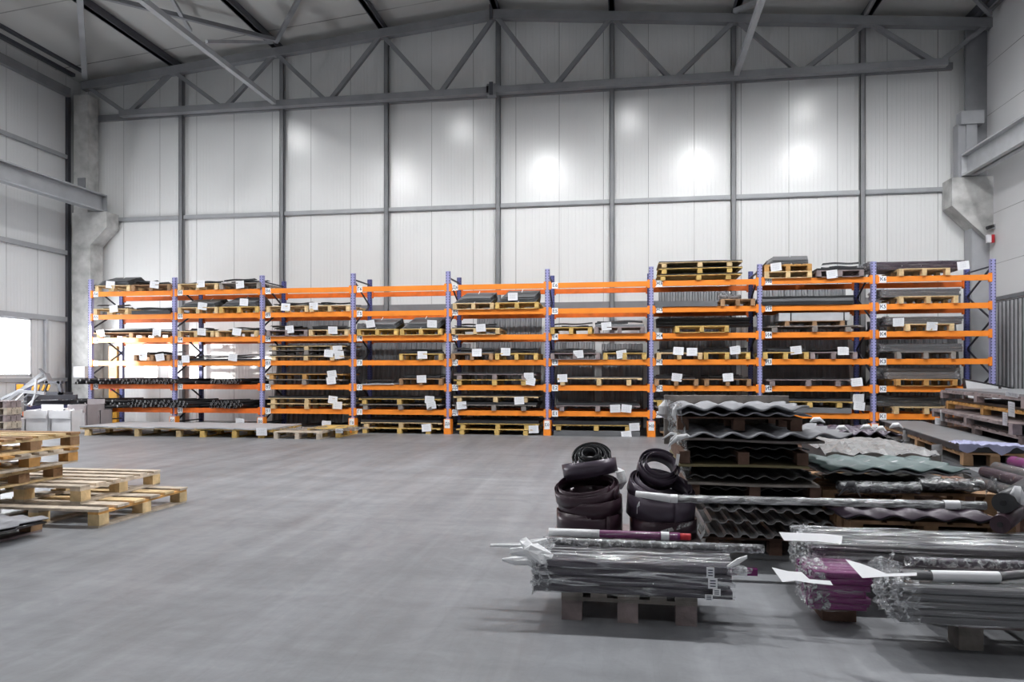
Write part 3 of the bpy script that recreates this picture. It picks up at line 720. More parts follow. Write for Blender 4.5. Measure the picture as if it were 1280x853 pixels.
# fourth bay
place(3, 4, [(446, 497, [('F','yel'), ('f',.36)], LR[0]), (500, 552, [('F','yel'), ('f',.38)], LR[1])])
place(3, 3, [(499, 553, [('P','yel'), ('m',4)], '')])
place(3, 2, [(450, 493, [('s',m_pgrey,.03), ('m',2)], ''), (499, 553, [('P','brown'), ('m',4)], '')])
place(3, 1, [(449, 551, [('L','old'), ('L','yel'), ('s',m_dark,.04)], '')])
place(3, 0, [(450, 551, [('L','yel'), ('L','pine'), ('s',m_dark,.06)], '')])
papers(3, 4, [(463, 405), (540, 405)]); papers(3, 3, [(528, 444)]); papers(3, 2, [(527, 474)]); papers(3, 1, [(537, 500), (539, 507)]); papers(3, 0, [(533, 535)])
# fifth bay
place(4, 5, [(566, 617, [('F','pine'), ('f',.36)], LR[0]), (619, 673, [('F','yel'), ('f',.40)], LR[1])])
place(4, 4, [(564, 624, [('F','pine'), ('s',m_dark,.03), ('m',2)], '')])
place(4, 3, [(564, 616, [('P','brown'), ('s',m_grey,.04), ('m',2)], LR[0]), (619, 672, [('P','yel'), ('m',4)], LR[1])])
place(4, 2, [(566, 669, [('L','yel'), ('L','mauve'), ('s',m_dark,.04)], '')])
place(4, 1, [(566, 671, [('L','old'), ('s',m_dark,.07), ('L','pine'), ('s',m_dark,.03)], '')])
place(4, 0, [(571, 673, [('L','yel'), ('L','yel'), ('s',m_dark,.08)], '')])
papers(4, 5, [(641, 371)]); papers(4, 4, [(601, 410)]); papers(4, 3, [(596, 441), (632, 440)]); papers(4, 2, [(661, 471), (663, 477)]); papers(4, 1, [(577, 507), (649, 501)]); papers(4, 0, [(667, 537)])
# sixth bay
place(5, 4, [(688, 740, [('P','yel'), ('s',m_dark,.02), ('m',2)], LR[0]), (743, 806, [('F','mauve'), ('s',m_grey,.06), ('m',2)], LR[1])])
place(5, 3, [(688, 750, [('F','mauve'), ('m',4)], LR[0]), (754, 808, [('P','yel'), ('m',3)], LR[1])])
place(5, 2, [(695, 801, [('L','pine',.2), ('s',m_grey,.02)], '')])
place(5, 1, [(694, 799, [('L','mauve'), ('s',m_dark,.06)], '')])
place(5, 0, [(691, 801, [('s',m_grey,.14), ('L','yel'), ('s',m_dark,.10)], '')])
papers(5, 4, [(758, 408)]); papers(5, 3, [(723, 443), (777, 443)]); papers(5, 2, [(703, 473)]); papers(5, 1, [(769, 511), (783, 511)]); papers(5, 0, [(783, 544), (793, 534)])
# seventh bay
place(6, 6, [(823, 928, [('L','yel',.14), ('s',m_dark,.03), ('L','yel',.14), ('s',m_dark,.02), ('L','pine',.13), ('s',m_dark,.03)], '')])
place(6, 5, [(818, 898, [('s',m_dgrey,.14)], ''), (901, 944, [('P','brown')], '')])
place(6, 3, [(821, 878, [('P','pine'), ('m',5)], LR[0]), (880, 938, [('P','yel'), ('m',3)], LR[1])])
place(6, 2, [(818, 873, [('P','brown'), ('m',4)], LR[0]), (881, 939, [('P','brown'), ('m',4)], LR[1])])
place(6, 1, [(818, 930, [('L','mauve'), ('L','yel'), ('s',m_dark,.04)], '')])
place(6, 0, [(824, 932, [('L','brown'), ('s',m_dark,.1)], '')])
papers(6, 3, [(848, 439), (865, 440), (919, 438)]); papers(6, 2, [(846, 472), (910, 472)])
# eighth bay
place(7, 6, [(956, 1015, [('F','pine'), ('E','ochre'), ('f',.30)], ''), (1021, 1080, [('F','mauve'), ('s',m_dark,.05), ('m',4)], '')])
place(7, 5, [(952, 1068, [('s',m_dark,.09), ('s',m_dgrey,.07), ('s',m_dark,.05)], '')])
place(7, 4, [(960, 1078, [('L','old',.16)], '')])
place(7, 3, [(954, 1011, [('P','yel'), ('s',m_dark,.02), ('m',2)], LR[0]), (1013, 1072, [('P','mauve'), ('m',2)], LR[1])])
place(7, 2, [(959, 1065, [('L','mauve',.17), ('s',m_dark,.02)], '')])
place(7, 1, [(960, 1066, [('s',m_grey,.14), ('L','yel'), ('s',m_dark,.06)], '')])
place(7, 0, [(1000, 1085, [('L','dark'), ('s',m_dark,.1)], '')])
papers(7, 6, [(970, 334), (1040, 343)]); papers(7, 3, [(995, 438), (1054, 439)]); papers(7, 2, [(1071, 478)]); papers(7, 1, [(1073, 498), (1074, 508)])
# white box on the eighth bay
xa, xb = X_at(975, FY), X_at(1064, FY); z = LZ[3]+.071+.162
pallet(((X_at(985, FY)+X_at(1055, FY))/2, FY+.1, z), X_at(1058, FY)-X_at(983, FY), .9, .13, 'skid', 'brown', 'small brown pallet under the long white box in eighth rack bay')
t = thing('white_box', 'long white box with black straps on fourth beams of eighth rack bay', 'box', ((xa+xb)/2, FY+.12, z+.132))
MB().box(-(xb-xa)/2, (xb-xa)/2, 0, .6, 0, .21).build('box_body', m_pgrey, t)
for u in (-.33, .42):
    x = (xb-xa)*u; b = MB(); b.box(x-.015, x+.015, -.006, .606, -.0, .216); b.build('strap', m_black, t)
# seventh bay: long dark bundle, pallet in front of it
z5 = LZ[3] + .072
bundle(X_at(822, FY)+.0, X_at(942, FY), FY+.45, FY+1.05, z5+.19, z5+.43, 3, 4, m_dark, 'long dark profile bundle behind the yellow pallet in seventh rack bay', filmamt=False, name='profile_bundle', cat='profile bundle')
MB_ = pallet(((X_at(844, FY)+X_at(911, FY))/2, FY-.02, z5), X_at(911, FY)-X_at(844, FY), 1.2, .185, 'frame', 'yel', 'bright yellow pallet on fourth beams of seventh rack bay under dark bundle')
for i, (a, bb) in enumerate(((900, 912), (914, 922))):
    p = X_at((a+bb)/2, FY+.2); t = thing('film_roll', 'silver film roll lying on brown pallet in seventh rack bay, ' + ('bigger' if i == 0 else 'smaller') + ' one', 'film roll', (p, FY+.2, LZ[4]+.072+.18+(.09 if i == 0 else .07)))
    b = MB(); r_ = .09 if i == 0 else .07; b.tube((-.16, 0, 0), (.16, .1, 0), r_, 14); b.build('roll', m_film_g, t); b = MB(); b.tube((-.165, 0, 0), (.165, .1, 0), .03, 8); b.build('core', m_card2, t)
# ninth bay: wrapped bundles on pallets
NB = [(6, 1124, 1188, 'pine', 1090, 1211, .21, m_violet_g, 'violet striped', 'P'), (5, 1124, 1198, 'pine', 1106, 1206, .20, m_prof, 'grey', 'P'),
      (4, 1132, 1193, 'pine', 1112, 1209, .19, m_prof, 'silver grey', 'P'), (3, 1121, 1195, 'old', 1104, 1209, .20, m_prof, 'dull grey', 'P'),
      (2, 1120, 1197, 'ochre', 1112, 1204, .28, m_prof, 'cloudy', 'F'), (1, 1118, 1200, 'pine', 1097, 1180, .24, m_dark, 'dark green grey', 'P')]
for lv, a, bb, col, c0, c1, hh, mm, nm, st in NB:
    z = LZ[lv-1]+.072; x0, x1 = X_at(a, FY), X_at(bb, FY)
    pallet(((x0+x1)/2, FY, z), x1-x0, 1.3, .18, 'plain' if st == 'P' else 'frame', col, f'{CN[col]} pallet under {nm} bundle on {LVN[lv]} of ninth rack bay')
    bundle(X_at(c0, FY), X_at(c1, FY), FY+.24, FY+1.1, z+.185, z+.185+hh, 3, 5, mm, f'{nm} film wrapped profile bundle on {LVN[lv]} of ninth rack bay', film=m_film, endcap='lr' if lv in (2,) else ('l' if lv != 1 else ''), seed=lv, res=16, crumple=.12)
papers(8, 6, [(1204, 332)]); papers(8, 4, [(1123, 403), (1165, 408)])
# black pipes: individually laid along the first two bays
_pb = MB(); _pb.tube((.02,0,0), (1,0,0), .040, 9, False); _pb.mi = 2; _pb.tube((0,0,0), (.012,0,0), .0415, 9, False); _pb.mi = 1; _pb.tube((0.03,0,0), (.04,0,0), .037, 9); _pb.tube((.96,0,0), (.97,0,0), .037, 9)
_pipe = _pb.mesh('pipe', [m_black, m_black, m_galv])  # pale ring at the pipe mouth paints a glint
for gi, (a, bb, z, n, L, yaw, rows, lb) in enumerate((
    (90, 150, LZ[1]+.075, 22, 2.3, 43, 2, 'black metal pipe poking out past the first rack post on second beams'),
    (150, 222, LZ[1]+.075, 34, 1.3, 62, 2, 'black metal pipe with open end showing on second beams of first rack bay'),
    (262, 300, LZ[1]+.075, 20, 1.3, 62, 2, 'black metal pipe with open end showing on second beams of second rack bay'),
    (190, 250, LZ[1]+.075, 6, 2.6, 3, 1, 'long black metal pipe lying lengthwise on second beams of second rack bay'),
    (60, 150, LZ[0]+.075, 44, 2.4, 43, 3, 'black metal pipe poking out past the first rack post on lowest beams'),
    (152, 234, LZ[0]+.075, 50, 1.3, 62, 3, 'black metal pipe with open end showing on lowest beams of first rack bay'),
    (262, 302, LZ[0]+.075, 26, 1.3, 62, 3, 'black metal pipe with open end showing on lowest beams of second rack bay'),
    (190, 250, LZ[0]+.075, 10, 2.7, 3, 2, 'long black metal pipe lying lengthwise on lowest beams of second rack bay'))):
    for i in range(n):
        row = i % rows; px = a + (bb-a)*(i + rnd.random())/n
        if yaw == 43: y = RY0 - .35 + rnd.uniform(-.15, .15)
        elif yaw > 20: y = RY0 - .22 + rnd.uniform(-.08, .05)
        else: y = RY0 + .12 + .7*rnd.random()
        x = X_at(px, y)
        o = mo('pipe', _pipe, None, (x, y, z + .045 + row*.074 + rnd.uniform(-.022, .022))); o.rotation_euler = (0, R(rnd.uniform(-.6, .6)), R(yaw + rnd.uniform(-9, 9)*(1 if yaw > 20 else .2))); o.scale = (L*rnd.uniform(.9, 1.0), 1, 1)
        tag(o, lb, 'pipe', lb.replace('black metal pipe', 'pipes'))
# yellow post and things behind the first bay
t = thing('yellow_stand', 'yellow upright stand behind the first rack bay by concrete column', 'stand', (X_at(143, 21.6), 21.6, 0))
MB().box(-.15, .15, -.08, .08, 0, 2.6).build('column', m_yellow, t); MB().box(-.22, .22, -.2, .2, 0, .03).build('base_plate', m_yellow, t)
for z in (1.1, 1.5, 1.9): MB().box(-.1, .1, -.085, -.08, z, z+.08).build('warning_plate', m_red, t)
t = thing('electrical_box', 'white electrical box on left concrete column', 'electrical box', (X_at(102, 21.8), 21.88, 1.55))
MB().box(-.22, .22, -.2, 0, 0, .38).build('cabinet', m_card, t); MB().box(-.19, .19, -.215, -.2, .03, .35).build('door', m_paper, t)

# tall profiled sheets leaning on the back wall behind the bays
def leaning(a, bb, yt, i, lb, mm=m_dgrey):
    Y0, Y1 = 21.7, 22.3; zt = H + (466-yt)*(Y1*.9879)/F*1.0
    x0, x1 = X_at(a, 22), X_at(bb, 22)
    d = -ss*((x0+x1)/2) + cc*Y1; zt = H + (466-yt)*d/F
    b = MB(); poly = []; x = x0; p = .165; L = math.hypot(zt, Y1-Y0)
    top, bot = [], []
    while x < x1 - p:
        top += [(x, 0), (x+.025, -.035), (x+.07, -.035), (x+.095, 0)]; x += p
    for q in reversed(top): bot.append((q[0], q[1]+.006))
    b.prism([(q[0]-x0, q[1]) for q in top+bot], 0, L, 'z')
    o = b.build('profiled_sheet', mm); o.location = (x0, Y0, 0); o.rotation_euler = (-math.atan2(Y1-Y0, zt), 0, 0)
    tag(o, lb, 'profiled sheet')
for i, (a, bb, yt, lb) in enumerate(((345, 440, 401, 'grey ribbed sheet leaning on wall behind third rack bay'), (442, 560, 404, 'grey ribbed sheet leaning on wall behind fourth rack bay'),
    (563, 592, 430, 'narrow grey ribbed sheet leaning low behind fifth rack bay'), (594, 681, 398, 'tall grey ribbed sheet leaning on wall behind fifth rack bay'),
    (686, 750, 428, 'low grey ribbed sheet behind sixth rack bay, beside the fifth'), (752, 812, 430, 'low grey ribbed sheet behind sixth rack bay, beside the seventh'),
    (824, 921, 364, 'tallest grey ribbed sheet behind seventh rack bay'), (953, 1066, 362, 'wide tall grey ribbed sheet behind eighth rack bay'), (1088, 1208, 402, 'grey ribbed sheet leaning on wall behind ninth rack bay'))):
    leaning(a, bb, yt, i, lb)

# ------------------------------------------------------------------ long sheet pallets in front of the first bays
Y0 = 17.45
def fl(px, Y): return X_at(px, Y)
for i, (a, bb, col, mm, lb) in enumerate(((100, 243, 'pine', m_pgrey, 'by the cartons'), (246, 340, 'yel', m_pgrey, 'in front of second rack bay'))):
    x0, x1 = fl(a, Y0), fl(bb, Y0)
    pallet(((x0+x1)/2, Y0, 0), x1-x0, 1.75, .22, 'plain', col, f'long {CN[col]} pallet under white sheets {lb}')
    for k in range(3 if i == 0 else 2):
        w_ = (x1-x0)/(3 if i == 0 else 2)
        slab('white_sheet', x0+w_*k+.01, x0+w_*(k+1)-.01, Y0-.03, Y0+1.75, .225, .035, mm, f'white metal sheet {["nearest the cartons", "second from the cartons", "third from the cartons"][k] if i == 0 else ["in front of second rack bay", "beside the bare slatted pallet"][k]}', group=None, wavy=.012)
x0, x1 = fl(342, Y0-.1), fl(400, Y0-.1)
pallet(((x0+x1)/2, Y0-.1, 0), x1-x0, 1.6, .19, 'plain', 'pale', 'low slatted pallet with folded film, beyond the white sheets')
pallet((fl(415, 18)-.2, 17.9, 0), .9, 1.3, .24, 'plain', 'yel', 'stray pale pallet beside foot of fourth rack post')
b = MB(); rr = random.Random(4)
pts = [[rr.uniform(-.02, .03) for _ in range(16)] for _ in range(10)]
b.grid(lambda u, v: (2.2*u + .3*v, 1.1*v, .02 + pts[int(v*9)][int(u*15)]), 15, 9, False)
tag(b.build('plastic_film', m_film_g, None, (fl(338, Y0), Y0+.1, .205)), 'crumpled clear film lying over the slatted pallet by white sheets', 'plastic film')
for i, (px, py) in enumerate(((327, 540),)):
    o = mo('paper_note', paper_mesh(.28, .20, True, 2), None, atY(px, py, Y0-.08)); tag(o, 'white paper note hanging from front of the white sheet pallets', 'paper note')
o = mo('paper_note', paper_mesh(.2, .12, True, 3), None, atY(424, 539, 17.75)); tag(o, 'small white paper on the stray pallet by fourth rack post', 'paper note')

# ------------------------------------------------------------------ cartons and steel clutter left of the rack
def carton(x0, x1, y0, y1, h, mm, lb, rz=0, flaps=True, fill=True):
    t = thing('carton', lb, 'cardboard box', ((x0+x1)/2, y0, 0), rz); w2, d = (x1-x0)/2, y1-y0; tk = .012
    b = MB(); b.box(-w2, w2, 0, tk, 0, h); b.box(-w2, w2, d-tk, d, 0, h); b.box(-w2, -w2+tk, 0, d, 0, h); b.box(w2-tk, w2, 0, d, 0, h); b.box(-w2, w2, 0, d, 0, tk); b.build('box_body', mm, t)
    if flaps:
        b = MB(); b.bar((-w2, -.07, h-.12), (w2, -.07, h-.12), .012, .2); b.build('flap', mm, t); 
        b = MB(); b.bar((0, d+.06, h+.04), (0, d+.06, h+.04001), .01, .01) if False else b.box(-w2, w2, d, d+.012, h, h+.14); b.build('flap', mm, t)
    if fill:
        b = MB(); r2 = random.Random(int(x0*100)); g = [[r2.uniform(-.05, .12) for _ in range(9)] for _ in range(9)]
        b.grid(lambda u, v: (-w2*.97+2*w2*.97*u, .02+(d-.04)*v, h-.04+g[int(u*8)][int(v*8)]*math.sin(math.pi*min(u, .999))), 8, 8, False); b.build('packing_film', m_tissue, t)
    return t
CY = 17.75
carton(fl(32, CY), fl(60, CY), CY, CY+.55, .66, m_card, 'white open carton stuffed with white film, beside the pipes')
carton(fl(64, CY), fl(89, CY), CY, CY+.6, .66, m_card, 'white open carton with front flap folded down')
carton(fl(90, CY+.6), fl(112, CY+.6), CY+.5, CY+1.2, .80, m_card2, 'tall mauve brown carton behind the flapped white carton', fill=False)
carton(fl(108, 18.9), fl(130, 18.9), 18.75, 19.25, .62, m_card2, 'mauve brown carton against the first rack post', fill=False)
carton(fl(14, CY), fl(31, CY), CY, CY+.6, .42, m_card, 'low white carton at end of the carton row', flaps=False, fill=False)
# trestle with spare posts, orange beams
def rodthing(name, lb, cat, p, q, w_, h_, mm, extra=None):
    b = MB(); b.bar(p, q, w_, h_)
    if extra: extra(b)
    return tag(b.build(name, mm), lb, cat)
SY = 19.3
for i, (a, bb, ya, yb, z, mm, lb) in enumerate((
    (40, 96, 18.9, 19.3, .98, m_beam_d, 'dark steel beam on top of the spare beam heap'), (44, 100, 19.0, 19.5, .82, m_beam_d, 'dark steel beam below the top one in spare beam heap'),
    (35, 98, 18.8, 19.2, .68, m_blue_d, 'dark blue rack post lying under the dark steel beams'), (30, 92, 18.7, 19.1, .52, m_orange_d, 'orange rack beam lying in the spare beam heap behind cartons'),
    (20, 90, 19.2, 19.6, .36, m_beam_d, 'dark steel beam low in the spare beam heap'), (42, 88, 18.6, 19.0, .40, m_orange_d, 'second orange rack beam lying below the first'))):
    ya -= .35; yb -= .35
    rodthing('spare_beam', lb, 'steel beam', (X_at(a, ya), ya, z), (X_at(bb, yb), yb, z+.02), .16, .13, mm)
for i, (px, ya) in enumerate(((45, 19.1), (88, 19.2))):
    t = thing('trestle', 'dark steel trestle under the spare beams, ' + ('window' if i == 0 else 'rack') + ' side', 'trestle', (X_at(px, ya), ya, 0))
    for s in (-1, 1): MB().bar((0, s*.35, 0), (0, s*.1, .92), .06, .06).build('leg', m_beam_d, t)
    MB().bar((0, -.25, .30), (0, .25, .30), .05, .05).build('cross_bar', m_beam_d, t)
def slant(p0, p1, w_, lb):
    t = thing('steel_profile', lb, 'steel profile', p0)
    d = p1 - p0; MB().bar((0,0,0), d, w_, w_*.7).build('profile', m_pgrey, t)
    dn = d.normalized(); b = MB(); b.bar(d, d+dn*.03, w_*2.4, w_*2.4); b.build('end_plate', m_steel, t)
slant(atY(-3, 511, 18.3), atY(54, 466, 18.9), .12, 'longest pale steel profile slanting up below the bright window')
slant(atY(2, 499, 18.5), atY(60, 472, 18.8), .10, 'thinner pale steel profile slanting beside the longest one')
rodthing('steel_strut', 'short pale upright strut by the slanted profiles', 'steel profile', atY(44, 492, 18.5), atY(45, 474, 18.5), .07, .05, m_pgrey)
rodthing('steel_strut', 'pale flat steel bar in front of the dark machine frame', 'steel profile', atY(22, 489, 18.4), atY(56, 492, 18.6), .08, .09, m_pgrey)
t = thing('machine_frame', 'dark machine frame with yellow marks beside the bright window', 'machine', (X_at(30, 19.6), 19.6, 0))
wf = X_at(76, 19.6) - X_at(30, 19.6)
b = MB(); b.box(0, wf, 0, .12, .98, 1.12); b.box(0, .1, 0, .5, 0, 1.1); b.box(wf-.1, wf, 0, .5, 0, 1.1); b.box(wf*.55, wf, 0, .1, 1.38, 1.46); b.bar((wf*.52, .05, 1.1), (wf*.62, .05, 1.45), .1, .08); b.bar((wf*.98, .05, 1.1), (wf*.92, .05, 1.45), .1, .1); b.build('frame', m_beam_d, t)
b = MB(); b.box(-.25, wf*.45, -.06, -.03, 1.13, 1.38); b.build('blue_panel', m_blue_d, t)
b = MB(); b.box(-.2, .05, -.075, -.06, 1.15, 1.36)
for k in range(4): b.bar((.35+k*.18, -.07, 1.17), (.42+k*.18, -.07, 1.34), .07, .02, (0,1,0))
b.build('yellow_marks', m_yellow, t)
for i in range(7):
    a = random.Random(i); px = 14 + a.random()*26
    p = atY(px, 500 + a.random()*8, 18.3); q = atY(px + a.uniform(6, 24), 484 + a.random()*30, 18.6)
    if q.z < .1: q.z = .1
    rodthing('bent_strip', 'bent grey metal strip tangled left of the spare beams', 'metal strip', p, q, .05, .03, m_steel_l)['group'] = 'bent strips tangled by the cartons'
for k in range(5):
    pallet((X_at(-6, 17.0)+.02*(k % 2), 17.0, k*.19), X_at(7, 17.0)-X_at(-20, 17.0), .5, .188, 'plain', 'pale' if k % 2 else 'mauve', f'{"bleached" if k % 2 else "mauve"} pallet, {["lowest", "second", "middle", "fourth", "topmost"][k]} in small stack under bright window')

# ------------------------------------------------------------------ pallets at the left
def big_pallet(x0, x1, y0, y1, z, h, col, lb, nb=6, along='x', ccol=None, tilt=0, edge=None):
    """fully detailed pallet: deck boards, stringers, blocks, bottom boards"""
    t = thing('pallet', lb, 'pallet', (x1, y0, z)); W, D = x1-x0, y1-y0; r2 = random.Random(lb)
    if tilt: t.rotation_euler = (0, 0, R(tilt))
    m = WOOD[col]; m2 = WOOD[ccol] if ccol else m; dt = .028; st = .028
    if along == 'x':
        for i in range(nb):
            bw = D/nb*r2.uniform(.55, .72); yy = (D-bw)*i/(nb-1); MB().box(-W+r2.uniform(-.01, .01), r2.uniform(-.015, .01), yy, yy+bw, h-dt, h).build('deck_board', m if r2.random() < .7 else m2, t)
        for xx in (-W, -W/2-.07, -.14): MB().box(xx, xx+.13, 0, D, h-dt-st, h-dt-.001).build('stringer', WOOD[edge] if (edge and xx > -.2) else m, t)
        for xx in (-W, -W/2-.07, -.14): MB().box(xx, xx+.13, .0, D, 0, st*.9).build('bottom_board', m, t)
    else:
        for i in range(nb):
            bw = W/nb*(.80 if i % 2 == 0 else .62); xx = -W + (W-bw)*i/(nb-1); MB().box(xx, xx+bw, 0, D, h-dt-.012, h).build('deck_board', m, t)
        for yy in (0, D/2-.06, D-.12): MB().box(-W, 0, yy, yy+.12, h-dt-.012-st, h-dt-.013).build('stringer', m, t)
        st += .012
        for i_, xx in enumerate((-W+.005, -W/2-.075, -.145)):
            if i_ == 1: continue
    for xx in (-W+.002, -W/2-.075, -.142):
        for yy in (.002, D/2-.08, D-.16):
            MB().box(xx, xx+.14, yy, yy+.155, (st*.9 if along == 'x' else 0), h-dt-st-.001).build('block', m2, t)
    return t
big_pallet(-7.35, -5.72, 7.07, 8.68, 0, .205, 'pale', 'bleached pallet on the floor with ochre edge, lowest at corner', 6, edge='ochre', ccol='pine')
big_pallet(-7.8, -6.18, 7.35, 8.78, .207, .2, 'pale', 'smaller bleached pallet lying on top of the ochre edged pallet', 6, ccol='pine')
zz = .41
for i, (xr, y0, y1, col, tl, lb) in enumerate(((-6.9, 6.75, 7.95, 'pine', 1.5, 'third pallet up, bottom one of the leaning stack'), (-6.80, 6.7, 8.02, 'pale', -1, 'fourth pallet up, second from top of the stack'), (-6.84, 6.75, 8.12, 'pine', 0, 'pine pallet on top of the pallet stack'))):
    big_pallet(xr-1.2, xr, y0, y1, zz, .185, col, lb, 6, ccol='brown' if i != 1 else 'ochre', tilt=tl); zz += .187
big_pallet(-8.75, -7.87, 6.75, 8.0, 0, .205, 'pale', 'bleached pallet on floor under outer edge of the pallet stack', 6)
big_pallet(-8.75, -7.87, 6.75, 8.0, .206, .2, 'pine', 'pine pallet second up under outer edge of the pallet stack', 6)
# low pallet with tile sheets, at the left edge
big_pallet(-7.6, -6.22, 5.5, 6.85, 0, .14, 'mauve', 'low mauve pallet on floor under grey tile sheet', 6, ccol='brown')

# ------------------------------------------------------------------ profiled roof tile sheets
def tile_sheet(name, x0, x1, y0, y1, z, lb, mm, period=.26, amp=.035, step=.42, sh=.022, th=.012, cat='roof tile sheet', rz=0, trap=False, droop=0, group=None, edge=None, ny=None):
    W, D = x1-x0, y1-y0; nx = max(20, int(W/period*(10 if not trap else 8))); n_y = ny or max(2, int(D/step)*2)
    ys = []
    k = max(1, round(D/step))
    for i in range(k): ys += [(D*i/k, sh), (D*(i+1)/k-.006, 0)]
    def wv(x):
        t_ = (x/period) % 1
        if trap:
            if t_ < .35: return 0
            if t_ < .5: return (t_-.35)/.15
            if t_ < .8: return 1
            return 1-(t_-.8)/.2
        return .5-.5*math.cos(2*math.pi*t_) if t_ < .62 else (.5-.5*math.cos(2*math.pi*.62))*(1-(t_-.62)/.38)
    b = MB(); vs = []; ny_ = len(ys)
    for i in range(nx+1):
        x = W*i/nx
        for (y, s) in ys:
            vs.append((x, y, amp*wv(x) + s - droop*(x/W)**2))
    N = len(vs); vs += [(p[0], p[1], p[2]-th) for p in vs]
    fs = []
    for i in range(nx):
        for j in range(ny_-1):
            a = i*ny_+j; fs.append((a, a+ny_, a+ny_+1, a+1)); fs.append((N+a, N+a+1, N+a+ny_+1, N+a+ny_))
    for i in range(nx):
        a = i*ny_; fs.append((a, N+a, N+a+ny_, a+ny_)); a += ny_-1; fs.append((a, a+ny_, N+a+ny_, N+a))
    for j in range(ny_-1):
        fs.append((j, j+1, N+j+1, N+j)); a = nx*ny_+j; fs.append((a, N+a, N+a+1, a+1))
    b.add(vs, fs, not trap)
    o = b.build(name, mm, None, (x0, y0, z), rz); tag(o, lb, cat, group)
    return o
tile_sheet('tile_sheet', -7.7, -6.05, 5.6, 6.75, .165, 'silver grey tile sheet on low pallet at picture edge', m_lgrey, .24, .03)
tile_sheet('tile_sheet', -7.72, -6.03, 5.55, 6.7, .142, 'black tile sheet directly beneath the silver grey one', m_black, .24, .03)

# ------------------------------------------------------------------ the tall stack of tile sheets
SB = 8.45
def stk(px, Y): return X_at(px, Y)
# (kind, y front, left px, right px, z)
pallet_w = lambda a, bb, Y, z, h, col, lb, dp=1.4: pallet(((stk(a, Y)+stk(bb, Y))/2, Y, z), stk(bb, Y)-stk(a, Y), dp, h, 'skid', col, lb)
YF_ = 7.0
pallet_w(884, 1058, YF_, 0, .16, 'dark', 'dark pallet on floor under the tall tile sheet stack')
tile_sheet('tile_sheet', stk(878, 6.9), stk(1052, 6.9), 6.9, 8.4, .19, 'grey trapezoid sheet lowest in the tall stack', m_tile_m, .145, .03, 3, 0, trap=True)
tile_sheet('tile_sheet', stk(880, 6.95), stk(1064, 6.95), 6.95, 8.4, .31, 'second trapezoid sheet up in the tall stack', m_tile_m, .145, .03, 3, 0, trap=True)
for k, xx in enumerate((stk(890, 7.1), stk(970, 7.1), stk(1045, 7.1))):
    tag(MB().box(xx-.06, xx+.06, 7.6, 8.3, .235, .29).build('wood_spacer', m_dwood), 'dark wooden spacer between lower sheets of the tall stack, ' + ['coil side', 'middle', 'far side'][k], 'wood spacer')
tile_sheet('tile_sheet', stk(872, 6.95), stk(1064, 6.95), 6.95, 8.4, .42, 'third trapezoid sheet up, its bright edge below the long tube', m_tile_m, .145, .03, 3, 0, trap=True)
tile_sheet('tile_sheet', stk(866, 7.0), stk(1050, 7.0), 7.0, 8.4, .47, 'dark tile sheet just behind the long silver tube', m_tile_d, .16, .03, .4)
def spacers(a, bb, Y, z0, z1, col, lb, n=3):
    for i in range(n):
        px = a + (bb-a)*i/(n-1); x = stk(px, Y); tag(MB().box(x-.05, x+.05, Y+.01, Y+1.25, z0, z1).build('wood_spacer', WOOD[col]), lb + ', ' + ['coil side', 'middle', 'far side'][i], 'wood spacer')
spacers(868, 1020, 7.0, .52, .645, 'dark', 'dark wooden spacer just above the long silver tube in tall stack')
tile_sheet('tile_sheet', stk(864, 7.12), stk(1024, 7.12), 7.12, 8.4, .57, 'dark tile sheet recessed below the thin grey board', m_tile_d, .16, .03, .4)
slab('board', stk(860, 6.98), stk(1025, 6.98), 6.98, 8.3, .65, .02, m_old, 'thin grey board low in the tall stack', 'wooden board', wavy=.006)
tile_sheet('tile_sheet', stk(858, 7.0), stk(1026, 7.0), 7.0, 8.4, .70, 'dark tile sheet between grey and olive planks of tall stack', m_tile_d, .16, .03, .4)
slab('board', stk(848, 6.98), stk(1012, 6.98), 6.98, 8.3, .825, .022, mat('olive stained wood', (.20, .17, .085), .7), 'thin olive board in the shaded middle of the tall stack', 'wooden board', wavy=.004)
spacers(856, 1004, 7.0, .85, .965, 'dark', 'dark brown wooden spacer standing on the olive board')
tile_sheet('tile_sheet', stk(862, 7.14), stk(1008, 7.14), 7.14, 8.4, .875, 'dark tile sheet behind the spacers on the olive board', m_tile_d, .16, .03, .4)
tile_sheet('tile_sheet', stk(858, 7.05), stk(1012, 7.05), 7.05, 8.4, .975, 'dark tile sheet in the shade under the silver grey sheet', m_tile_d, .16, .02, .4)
slab('board', stk(851, 6.98), stk(1031, 6.98), 6.98, 8.3, 1.065, .022, m_old, 'pale bowed board under the silver grey tile sheet', 'wooden board', wavy=.012)
tile_sheet('tile_sheet', stk(862, 6.78), stk(1066, 6.78), 6.78, 8.4, 1.10, 'silver grey tile sheet sticking out halfway up the tall stack', m_lgrey, .262, .046, .44, .028, .016, droop=-.01)
pallet_w(847, 1003, 7.2, 1.155, .13, 'dark', 'dark brown pallet under the topmost tile sheets', 1.25)
tile_sheet('tile_sheet', stk(850, 7.02), stk(1015, 7.02), 7.02, 8.35, 1.297, 'thin tile sheet second from top of the tall stack', m_lgrey, .2, .03, .44, .02)
tile_sheet('tile_sheet', stk(845, 6.98), stk(1012, 6.98), 6.98, 8.45, 1.345, 'topmost grey tile sheet of the tall stack', m_lgrey, .262, .044, .44, .028, .018)
tag(MB().box(stk(830, 8.4), stk(985, 8.4), 8.36, 8.44, .9, 1.46).build('wrapping_board', m_old), 'grey edge board standing behind the tall tile stack', 'board')
